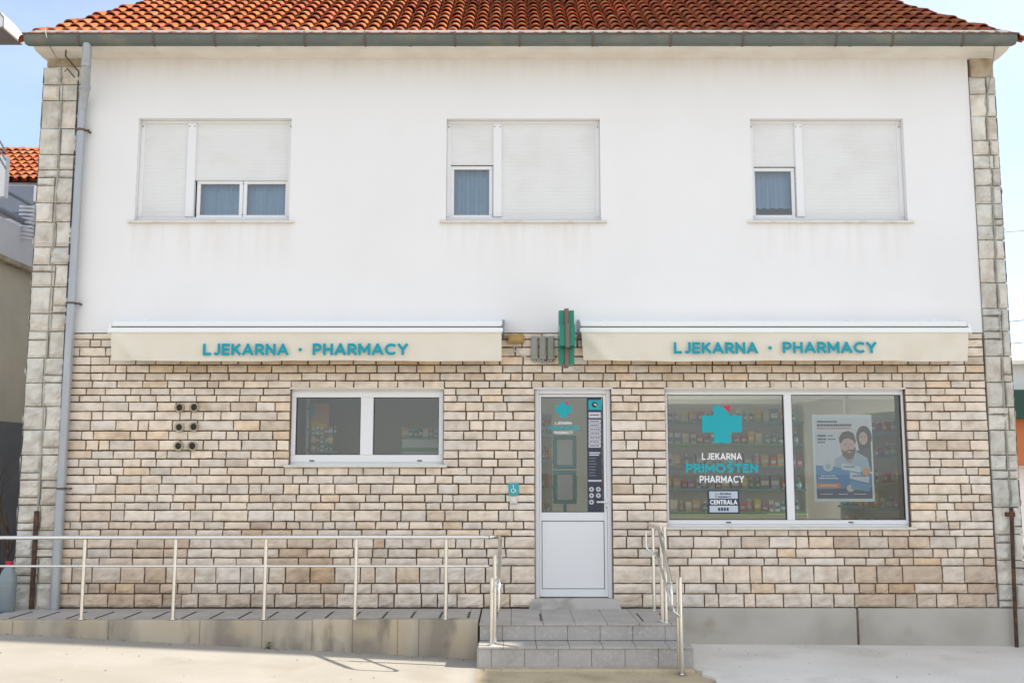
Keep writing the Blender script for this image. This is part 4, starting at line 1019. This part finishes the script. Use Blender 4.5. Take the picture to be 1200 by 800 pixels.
# left stair rail
t = thing('stair_railing', 'short steel handrail left of the steps, joined to the end of the ramp railing', 'railing', (-.2, -1.4, T1), 'handrails beside the entrance steps')
b = MB(); hx = -.125
P1 = Vector((hx, -1.02, ztop)); P2 = Vector((hx, -1.82, at(589, 680, -1.82).z))
b.tube([Vector((xe+.12, ry-.04, ztop)), Vector((hx-.03, -1.0, ztop+.004))]+arc(P1+Vector((-.02, .02, 0)), P1, P1.lerp(P2, .08), 4)+[P2], .021, 12)
b.build('top_rail', M['steel'], t)
b = MB(); e = P2; dz_ = .24
b.tube(arc(e+Vector((0, .02, .01)), e+Vector((0, -.06, -.02)), e+Vector((0, -.06, -.09)), 6)+[e+Vector((0, -.06, -dz_))]+arc(e+Vector((0, -.06, -dz_)), e+Vector((0, -.05, -dz_-.06)), e+Vector((-.0, .03, -dz_-.03)), 6)+[P1.lerp(P2, .6)+Vector((.005, 0, -.27))]+[P1.lerp(P2, .1)+Vector((-.03, 0, -.30))], .014, 10)
b.build('lower_rail', M['steel'], t)
for (px_, y_, tp) in ((580, -1.26, 650), (576.3, -1.46, 677)):
    q = at(px_, 700, y_).x; zt2 = at(600, tp, y_).z
    b = MB(); b.tube([(q, y_, T1), (q, y_, zt2)], .021, 12); flange(b, q, y_, T1)
    b.tube([(q, y_, zt2-.10), (q+.05, y_, zt2-.06), (hx, y_, P1.lerp(P2, (y_+1.02)/-.8).z-.01)], .009, 8)
    b.build('post', M['steel'], t)
# right stair rail
t = thing('stair_railing', 'steel handrail with two sloping bars right of the steps, ending on the pavement', 'railing', (1.6, -1.3, T1), 'handrails beside the entrance steps')
hx = 1.60
Pw = at(767, 618, -.15); Pa = Vector((at(772, 618, -1.0).x, -1.02, at(772, 619, -1.02).z)); Pb = Vector((at(786, 683, -1.85).x, -1.85, at(786, 683, -1.85).z))
b = MB(); b.tube(arc(Vector((Pa.x+.0, -.18, Pa.z)), Vector((Pa.x, -.9, Pa.z)), Pa, 5)+[Pa.lerp(Pb, .5), Pb], .021, 12); b.build('top_rail', M['steel'], t)
b = MB(); e = Pb; b.tube(arc(e+Vector((0, .02, .01)), e+Vector((0, -.06, -.02)), e+Vector((0, -.06, -.10)), 6)+[e+Vector((0, -.06, -.2))]+arc(e+Vector((0, -.06, -.2)), e+Vector((0, -.05, -.27)), e+Vector((0, .03, -.24)), 6), .015, 10)
q0 = Vector((at(757, 625, -.25).x, -.25, at(757, 621, -.25).z)); q1 = Vector((q0.x, -.25, at(757, 639, -.25).z))
b.tube([q0, q1-Vector((0, 0, -.03))]+arc(q1, q1-Vector((0, .0, .05)), q1+Vector((.10, -.1, -.09)), 5)+[at(769, 647, -.95)], .013, 10)
b.tube([at(769, 647, -.95), at(780, 684, -1.42), at(790, 716, -1.78), at(796, 722, -1.74)], .015, 10)
b.build('lower_rail', M['steel'], t)
for (px_, y_, ty, bz) in ((766.5, -.2, 617, LZ), (776, -1.02, 616, LZ), (780.5, -1.12, 617, LZ), (794.5, -1.66, 676, gz(1.6)+.01), (797.5, -1.72, 676, gz(1.6)+.01)):
    q = at(px_, 700, y_).x; zt2 = at(600, ty, y_).z; b = MB(); b.tube([(q, y_, bz), (q, y_, zt2)], .019, 12); flange(b, q, y_, bz)
    b.build('post', M['steel'], t)

b = MB()
for k in range(260):
    if random.random() < .5: x = random.uniform(-5.5, -.4); y = RY-.01-abs(random.gauss(0, .06))
    else: x = random.uniform(-5.5, 5.5); y = random.uniform(-3.5, -1.2) if x < 1.7 else random.uniform(-3, -.06)
    if -.36 < x < 1.84 and y > -1.72: continue
    r = random.uniform(.003, .010); z = gzc(x)+(.03 if x > 2 else .004); a_ = random.random()*6
    P_ = [(x+r*math.cos(a_+q)*random.uniform(.7, 1.2), y+r*math.sin(a_+q), z) for q in (0, 1.5, 3.1, 4.6)]; T_ = [(x+(p[0]-x)*.6, y+(p[1]-y)*.6, z+r*.8) for p in P_]; v = random.uniform(.5, 1.2)
    b.mesh(P_+T_, [(4, 5, 6, 7), (0, 1, 5, 4), (1, 2, 6, 5), (2, 3, 7, 6), (3, 0, 4, 7)], 0, (v, v*.93, v*.85))
g_ = b.build('grit', tinted(newmat('small stones', (.30, .27, .23), .9))); g_['label'] = 'loose grit and tiny stones scattered over the paving'; g_['category'] = 'grit'; g_['kind'] = 'stuff'
# ------------------------------------------------------------------ small weed at the foot of the ramp
b = MB(); c = at(315, 758, RY-.02)
for k in range(34):
    a_ = random.random()*6.28; r = random.uniform(.0, .045); h_ = random.uniform(.0, .07); s_ = random.uniform(.008, .018)
    p_ = Vector((c.x+r*math.cos(a_), RY-.035+r*.5*math.sin(a_), gz(c.x)+h_)); u_ = Vector((math.cos(a_), math.sin(a_)*.6, random.uniform(-.3, .6)))*s_; v_ = Vector((-math.sin(a_), math.cos(a_), random.uniform(-.5, .8)))*s_*.6
    b.face([p_-u_, p_-v_, p_+u_, p_+v_])
tag(b.build('weed', newmat('weed green', (.09, .15, .03), .7)), 'small green weed at the foot of the ramp wall', 'plant')

# ------------------------------------------------------------------ shop interior: shelving and products
cols = [(.75, .76, .74), (.70, .72, .70), (.10, .28, .55), (.60, .12, .10), (.75, .55, .08), (.10, .42, .22), (.72, .42, .18), (.45, .20, .45), (.05, .45, .52), (.78, .70, .55), (.25, .30, .38), (.75, .38, .45)]
cname = ['white', 'off-white', 'blue', 'red', 'yellow', 'green', 'orange', 'purple', 'teal', 'cream', 'slate', 'pink']
pmats = [newmat(cname[i]+' carton', c_, .5) for i, c_ in enumerate(cols)]; pmw = newmat('carton label', (.72, .73, .72), .5)
protos = []
for i in range(len(cols)):
    b = MB(); wd, dp_, ht = random.uniform(.06, .11), .08, random.uniform(.10, .17)
    if i % 3 == 2:                       # bottle with cap
        r = wd*.42; b.tube([(0, 0, 0), (0, 0, ht*.68), (0, 0, ht*.8), (0, 0, ht*.82)], [r, r, r*.5, r*.5], 12, 0); b.tube([(0, 0, ht*.82), (0, 0, ht)], r*.55, 10, 1)
        b.tube([(0, 0, ht*.2), (0, 0, ht*.5)], r+.001, 12, 1)
    else:
        b.bbox(-wd/2, -dp_/2, 0, wd/2, dp_/2, ht, .002, 0); b.box(-wd/2+.008, -dp_/2-.001, ht*.28, wd/2-.008, -dp_/2+.001, ht*.62, 1)
    me = b.build('proto', [pmats[i], pmw if i > 1 else pmats[(i*5+2) % 12]]); protos.append((me.data, wd, 'bottle' if i % 3 == 2 else 'carton', cname[i])); bpy.data.objects.remove(me)
count = 0
def product(x, y, z, rz, where, grp, size=1):
    global count
    count += 1
    me, wd, kd, cn = protos[random.randrange(len(protos))]
    o = bpy.data.objects.new('medicine_'+kd, me); sc.collection.objects.link(o); o.location = (x, y, z); o.rotation_euler = (0, 0, rz+random.uniform(-.08, .08))
    s_ = random.uniform(.98, 1.3)*size; o.scale = (s_, s_, s_)
    tag(o, '%s medicine %s %s' % (cn, kd, where), kd, grp); return wd*s_
def shelf_unit(x, y, rz, width, levels, z0, z1, label, where, grp, gap, lip, back=True):
    """stands at (x,y); front faces -Y before the turn rz"""
    t = thing('shelving_unit', label, 'shelf', (x, y, LZ))
    Mx = Matrix.Translation((x, y, 0)) @ Matrix.Rotation(rz, 4, 'Z')
    b = MB(); b.box(-width/2, .2, LZ, width/2, .22, z1+.3, 0, None, Mx); b.box(-width/2-.02, -.1, LZ, -width/2, .2, z1+.3, 0, None, Mx); b.box(width/2, -.1, LZ, width/2+.02, .2, z1+.3, 0, None, Mx); b.build('carcass', M['shelf'], t)
    b = MB(); b.bbox(-width/2, -.16, LZ, width/2, .2, z0-.03, .004, 0, None, Mx)
    b.box(-width/2+.01, -.163, z0-.30, width/2-.01, -.161, z0-.295, 1, None, Mx); b.build('base_cabinet', [M['cabinet'], M['grey']], t)
    for k in range(levels):
        z = z0+(z1-z0)*k/(levels-1) if levels > 1 else z0
        b = MB(); b.box(-width/2, -.14, z-.02, width/2, .2, z, 0, None, Mx); b.box(-width/2, -.148, z-.026, width/2, -.14, z+.006, 1, None, Mx); b.build('shelf_board', [M['shelf'], M['shelfgreen'] if (k+lip) % 3 == 0 else M['shelfblue']], t)
        u = -width/2+.06
        while u < width/2-.05:
            p_ = Mx @ Vector((u, random.uniform(-.07, -.04), 0))
            u += product(p_.x, p_.y, z+.001, rz, where, grp)+gap*random.uniform(.1, 1.6)+.012
shelf_unit(3.0, 4.3, 0, 3.2, 5, .95, 2.35, 'long white shelving behind the left pane of the big shop window', 'on the long shelves seen through the big shop window', 'products on the long shelves', .012, 0)
shelf_unit(5.1, 2.0, R(-78), 2.2, 5, .75, 2.1, 'shelving unit turned sideways at the right end of the big window', 'on the sideways shelves at the right end of the big window', 'products on the side shelves', .07, 1)
shelf_unit(.35, 2.0, R(82), 1.9, 5, .6, 2.1, 'shelving unit along the wall inside the door, seen through the door glass', 'on the shelves seen through the door glass', 'products on the shelves inside the door', .07, 1)
# teal framed display stand behind the door
t = thing('display_stand', 'teal framed display stand standing just inside the door', 'stand', (.68, 1.1, LZ))
b = MB(); a = at(648, 510, 1.1); c = at(676, 588, 1.1); mz = at(600, 551, 1.1).z
frame_ring(b, a.x, c.x, mz+.02, a.z, .05, 1.08, 1.14, 0, .012); frame_ring(b, a.x, c.x, c.z-.02, mz, .05, 1.08, 1.14, 0, .012); b.bbox(a.x+.05, 1.05, LZ, c.x-.05, 1.17, LZ+.03, .005); b.tube([((a.x+c.x)/2, 1.11, LZ+.03), ((a.x+c.x)/2, 1.11, c.z)], .02, 10); b.build('frame', M['teal'], t)
b = MB(); b.box(a.x+.05, 1.10, mz+.07, c.x-.05, 1.115, a.z-.05); b.build('leaflet_panel', M['shelf'], t); b = MB(); b.box(a.x+.05, 1.10, c.z+.03, c.x-.05, 1.115, mz-.05); b.build('leaflet_panel', M['shelf'], t)
# counter in the left half of the shop, seen through the small window
t = thing('counter', 'pale counter with a low screen seen through the small window', 'counter', (-1.5, 2.2, LZ))
b = MB(); b.bbox(-2.3, 2.0, LZ, -.9, 2.5, 1.35, .01); b.build('front', M['shelf'], t); b = MB(); b.bbox(-2.35, 1.95, 1.352, -.85, 2.55, 1.39, .006); b.build('worktop', M['cabinet'], t)
# colourful display banner and small rack
t = thing('display_rack', 'tall rack with a pink, yellow and blue banner inside the small left window', 'rack', (-1.75, .9, LZ))
b = MB(); a = at(364, 472, .9); c = at(385, 508, .9); b.bbox(a.x, .9, c.z, c.x, .915, a.z, .003); b.build('banner', newmat('salmon banner', (.60, .30, .22), .6), t)
b = MB(); q = at(366, 492, .9); q2 = at(385, 508, .9); b.prism([(q.x, q2.z), (q2.x, q2.z-.02), (q2.x, q.z-.1), ((q.x+q2.x)/2, q.z-.03), (q.x, q.z)], .893, .896); b.build('yellow_field', newmat('yellow field', (.72, .55, .03), .6), t)
b = MB(); q = at(364, 474, .9); q2 = at(369, 488, .9); b.box(q.x, .893, q2.z, q2.x, .896, q.z); b.build('blue_field', newmat('light blue field', (.15, .38, .55), .6), t)
b = MB()
for k, py in enumerate((509, 519, 529)): q = at(366, py, .9); q2 = at(388+k*5, py+1.5, .9); b.box(q.x, .82, q2.z, q2.x, 1.0, q.z)
q = at(376, 509, .9); b.box(q.x-.02, .93, LZ, q.x+.02, .97, q.z); b.build('rack_shelf', M['shelfgreen'], t)
for k in range(16):
    py = (508.8, 518.8, 528.8)[k % 3]; q = at(368+(k//3)*5, py, .9); product(q.x, .88, q.z+.001, 0, 'on the small rack inside the left window', 'products on the small rack', .5)
# wall of pale panels left, with green rails
b = MB(); 
t = thing('slat_panel', 'white wall panel with three green rails at the left edge of the small window', 'panel', (-2.1, .6, LZ))
b = MB(); b.bbox(-2.6, .95, LZ, at(362, 500, .95).x, .99, 2.95, .004); b.build('board', M['shelf'], t)
b = MB()
for py in (477, 502, 526): b = MB(); q = at(346, py, .9); b.bbox(-2.55, .93, q.z-.03, at(360, 500, .93).x, .949, q.z, .003); b.build('rail', M['shelfgreen'], t)
t = thing('wall_cabinet', 'low white cabinet with toys and boxes seen in the right pane of the small window', 'cabinet', (-.95, 1.2, LZ))
b = MB(); a = at(471, 512, 1.2); c = at(515, 540, 1.2); b.bbox(a.x, 1.2, LZ, c.x, 1.5, a.z-.02, .005); b.build('carcass', M['shelf'], t)
b = MB(); b.bbox(a.x-.01, 1.17, a.z-.019, c.x+.01, 1.5, a.z, .003); q = at(471, 527, 1.2); b.box(a.x, 1.19, q.z-.02, c.x, 1.199, q.z+.03); b.build('ledge', M['shelfgreen'], t)
for k in range(7): q = at(475+k*6, 511.5, 1.25); product(q.x, 1.28, a.z+.001, 0, 'on the low white cabinet seen through the small window', 'products on the low cabinet', .65)
print('products', count)

# ------------------------------------------------------------------ left neighbour
nb = thing('neighbour_house', 'ochre and white neighbouring house with orange roof beyond the left corner', 'house', (-11, 6, 0))
M['ochre'] = noisy(newmat('ochre render', (.66, .58, .44), .9), (.57, .50, .38), 1.5, 6)
M['dgrey'] = noisy(newmat('dark grey wall', (.17, .17, .175), .9), (.21, .205, .20), 2, 6)
M['pgrey'] = noisy(newmat('pale grey render', (.74, .72, .73), .9), (.66, .64, .64), 2, 6)
NX = -7.55
def onx(px, py, X=NX):
    a = (px-600)/1200; b_ = (400-py)/1200; t_ = X/a; return Vector((X, -12+t_*(CT-ST*b_), 1.6+t_*(ST+CT*b_)))
zl = onx(18, 495).z; ze = onx(18, 312).z; zp = onx(18, 215).z
b = MB(); b.box(-14, 1.5, -.5, NX+.02, 12, zl); b.build('lower_wall', M['dgrey'], nb)
b = MB(); b.box(-14, 1.5, zl, NX, 12, ze-.03); b.build('wall', M['ochre'], nb)
b = MB(); b.bbox(-14, 1.4, ze-.03, NX+.12, 12, ze+.05, .01); b.build('ledge', M['capstone'], nb)
b = MB(); b.box(-14, 1.6, ze+.05, NX-.02, 12, onx(18, 262).z); b.build('parapet', M['pgrey'], nb)
zz = onx(18, 262).z
b = MB(); b.tube([(NX-.02, 1.6, zz+.10), (NX-.02, 12, zz+.10)], .05, 8); b.tube([(NX-.02, 1.6, zz+.42), (NX-.02, 12, zz+.42)], .03, 8); b.build('terrace_rail', M['endcap'], nb)
b = MB(); b.box(-14, 7.0, zz, -7.7, 12, at(20, 214, 7).z); b.build('upper_wall', M['pgrey'], nb)
b = MB(); q = at(28, 220, 6.9); b.box(q.x-.05, 6.95, q.z-.25, q.x+.35, 7.02, q.z+.05); b.build('window', M['black'], nb)
b = MB(); q = at(12, 238, 6.5); b.bbox(q.x-.2, 6.3, q.z-.25, q.x+.55, 6.7, q.z+.3, .03); b.build('air_conditioner', M['endcap'], nb)
b = MB(); b.use_t = True
e0 = at(4, 213, 6.8); tp = at(4, 180, 8.6)
sl_ = (tp-Vector((tp.x, 6.8, e0.z))); Lr = math.hypot(8.6-6.8, tp.z-e0.z); S_ = Vector((0, 1.8, tp.z-e0.z)).normalized()
tiles(b, Vector((-14, 6.8, e0.z)), Vector((1, 0, 0)), S_, Vector((0, -S_.z, S_.y)), 7.0, Lr, lambda x, s: True)
b.face([(-14, 6.8, e0.z), (-7, 6.8, e0.z), (-7, 8.6, tp.z), (-14, 8.6, tp.z)], 0, (.5, .4, .4)); b.face([(-14, 12, e0.z), (-14, 8.6, tp.z), (-7, 8.6, tp.z), (-7, 12, e0.z)], 0, (.7, .6, .6))
b.build('roof', M['tile'], nb)
# coiled white hose on that wall
b = MB(); P0 = onx(33, 240); P1_ = onx(31, 281, NX+.05); pts = []
for k in range(9*14): a_ = 2*math.pi*k/14; f_ = k/(9*14); p_ = P0.lerp(P1_, f_); pts.append(p_+Vector((.12*math.cos(a_), .07*math.sin(a_), 0)))
b.tube(pts, .018, 5); tag(b.build('corrugated_duct', M['upvc']), 'white corrugated duct hanging on the house beyond the left corner', 'duct')
# white balcony with dark rails at the far left edge
t = thing('balcony', 'white balcony panel with dark slanting rails at the left edge of the picture', 'balcony', (-7.0, 2, 4.5))
a = at(-12, 178, 2.0); c = at(4.5, 226, 2.0); b = MB(); b.box(a.x-1.2, 2.0, c.z-.05, c.x, 2.12, a.z-.05); b.build('panel', M['plaster'], t)
b = MB()
for dz_ in (0, .10, .2): b.tube([at(-14, 142+dz_*100, 2.0), at(7, 178+dz_*100, 2.0)], .012, 6)
b.build('rail', M['endcap'], t)
t = thing('eaves_corner', 'corner of a white gabled lantern box with red edging at the upper left edge', 'eaves', (-6.7, 1.5, 7.8))  # taken for the eaves corner of a neighbouring house
c = at(0, 24, 1.0); b = MB(); b.prism([(c.x-.4, c.z-.1), (c.x+.05, c.z-.1), (c.x+.055, c.z+.03), (c.x-.06, c.z+.17), (c.x-.4, c.z+.3)], 1.0, 1.5); b.build('box', M['upvc'], t)
b = MB(); b.prism([(c.x-.42, c.z-.13), (c.x+.07, c.z-.13), (c.x+.07, c.z-.10), (c.x-.42, c.z-.10)], .98, 1.5); b.tube([(c.x+.055, .99, c.z-.1), (c.x+.058, .99, c.z+.03), (c.x-.06, .99, c.z+.175)], .010, 6); b.tube([(c.x-.3, 1.4, c.z-.12), (c.x-.9, 2.1, c.z-.6)], .03, 8); b.build('edging', M['bronze'], t)
# bare shrub and water bottle beyond the corner
def branch(b, p, d, L, r, n):
    q = p; pts = [p]; rr = [r]
    for k in range(4): d = (d+Vector((random.uniform(-.25, .25), random.uniform(-.2, .2), random.uniform(-.05, .2)))).normalized(); q = q+d*L/4; pts.append(q); rr.append(r*(1-.18*(k+1)))
    b.tube(pts, rr, 5)
    if n > 0:
        for k in range(3): i = random.choice((2, 3, 4)); branch(b, pts[i], (d+Vector((random.uniform(-.7, .7), random.uniform(-.5, .5), random.uniform(-.1, .5)))).normalized(), L*.6, r*.5, n-1)
b = MB(); branch(b, Vector((at(4, 700, .8).x, .8, .0)), Vector((0, 0, 1)), 1.1, .022, 3); branch(b, Vector((at(-4, 700, .9).x, .9, .0)), Vector((.15, 0, 1)), 1.0, .018, 3)
tag(b.build('bare_shrub', M['rust']), 'leafless dark shrub growing against the grey wall at the left edge', 'shrub')
t = thing('water_bottle', 'clear plastic water canister with red cap standing at the left corner', 'bottle', (at(7, 700, -.2).x, -.2, LZ))
c = at(8, 700, -.25); b = MB(); b.tube([(c.x, -.25, LZ), (c.x, -.25, LZ+.02), (c.x, -.25, LZ+.36), (c.x, -.25, LZ+.44), (c.x, -.25, LZ+.5)], [.085, .095, .095, .07, .03], 18)
for k in range(6): b.tube([(c.x, -.25, LZ+.06+k*.05), (c.x, -.25, LZ+.075+k*.05)], .0975, 18, cap=False)
b.build('body', newmat('milky plastic', (.24, .28, .30), .2), t); b = MB(); b.tube([(c.x, -.25, LZ+.5), (c.x, -.25, LZ+.545)], .036, 14); b.build('cap', M['red'], t)
# path tiles left beyond the corner belong to the ramp paving

# ------------------------------------------------------------------ right edge: far house, wires
t = thing('distant_house', 'far white house with dark green awning and terracotta wall past the right corner', 'house', (16, 20, 0))
Yd = 20
def rb_(name, x0, y0, x1, y1, Y, dep, mat): a = at(x0, y0, Y); c = at(x1, y1, Y); b = MB(); b.bbox(a.x, Y, c.z, c.x, Y+dep, a.z, .02); b.build(name, mat, t)
rb_('wall', 1176, 426, 1300, 760, Yd, 6, M['plaster']); rb_('awning', 1180, 456, 1290, 490, Yd-1.2, 1.1, newmat('dark green canvas', (.015, .06, .04), .7))
rb_('terracotta_panel', 1185, 490, 1290, 545, Yd-.8, .7, newmat('terracotta panel', (.50, .16, .06), .8)); rb_('roof_slab', 1170, 421, 1306, 427, Yd-.4, 7, M['cream'])
for i, (ya, yb) in enumerate(((272, 270), (378, 371.5), (403.5, 398.5))):
    b = MB(); p0 = at(1120, ya+4, 12); p1 = at(1400, yb-24, 12); pts = []
    for k in range(13): u = k/12; p_ = p0.lerp(p1, u); pts.append(p_-Vector((0, 0, .25*4*u*(1-u)*.3)))
    b.tube(pts, .009 if i else .006, 5)
    tag(b.build('overhead_wire', M['darkcable']), ['thin overhead wire, topmost at the right edge of the sky', 'overhead wire at the right edge, middle one of the three', 'overhead wire at the right edge, lowest of the three just above the white house'][i], 'wire', 'overhead wires at the right edge')

# ------------------------------------------------------------------ unseen house on the right, shaped to cast shade on forecourt, ramp and roof
M['facade2'] = noisy(newmat('warm street facade', (.55, .50, .43), .9), (.48, .43, .36), .6, 6)
t = thing('shading_house', 'tall plain house out of view on the right that shades the forecourt', 'house', (13, -4, -.4))
b = MB(); b.box(8.6, -.72, -.8, 14, 2.1, 11.4); b.build('tall_wing', M['facade2'], t)  # wing sized to shade the ramp and the right half of the roof
b = MB(); b.box(8.6, -3.6, -.8, 13, -.722, 4.55); b.build('wall', M['facade2'], t)
b = MB(); b.box(8.5, -3.7, 4.551, 13.1, -.722, 4.68); b.build('roof', M['facade2'], t)
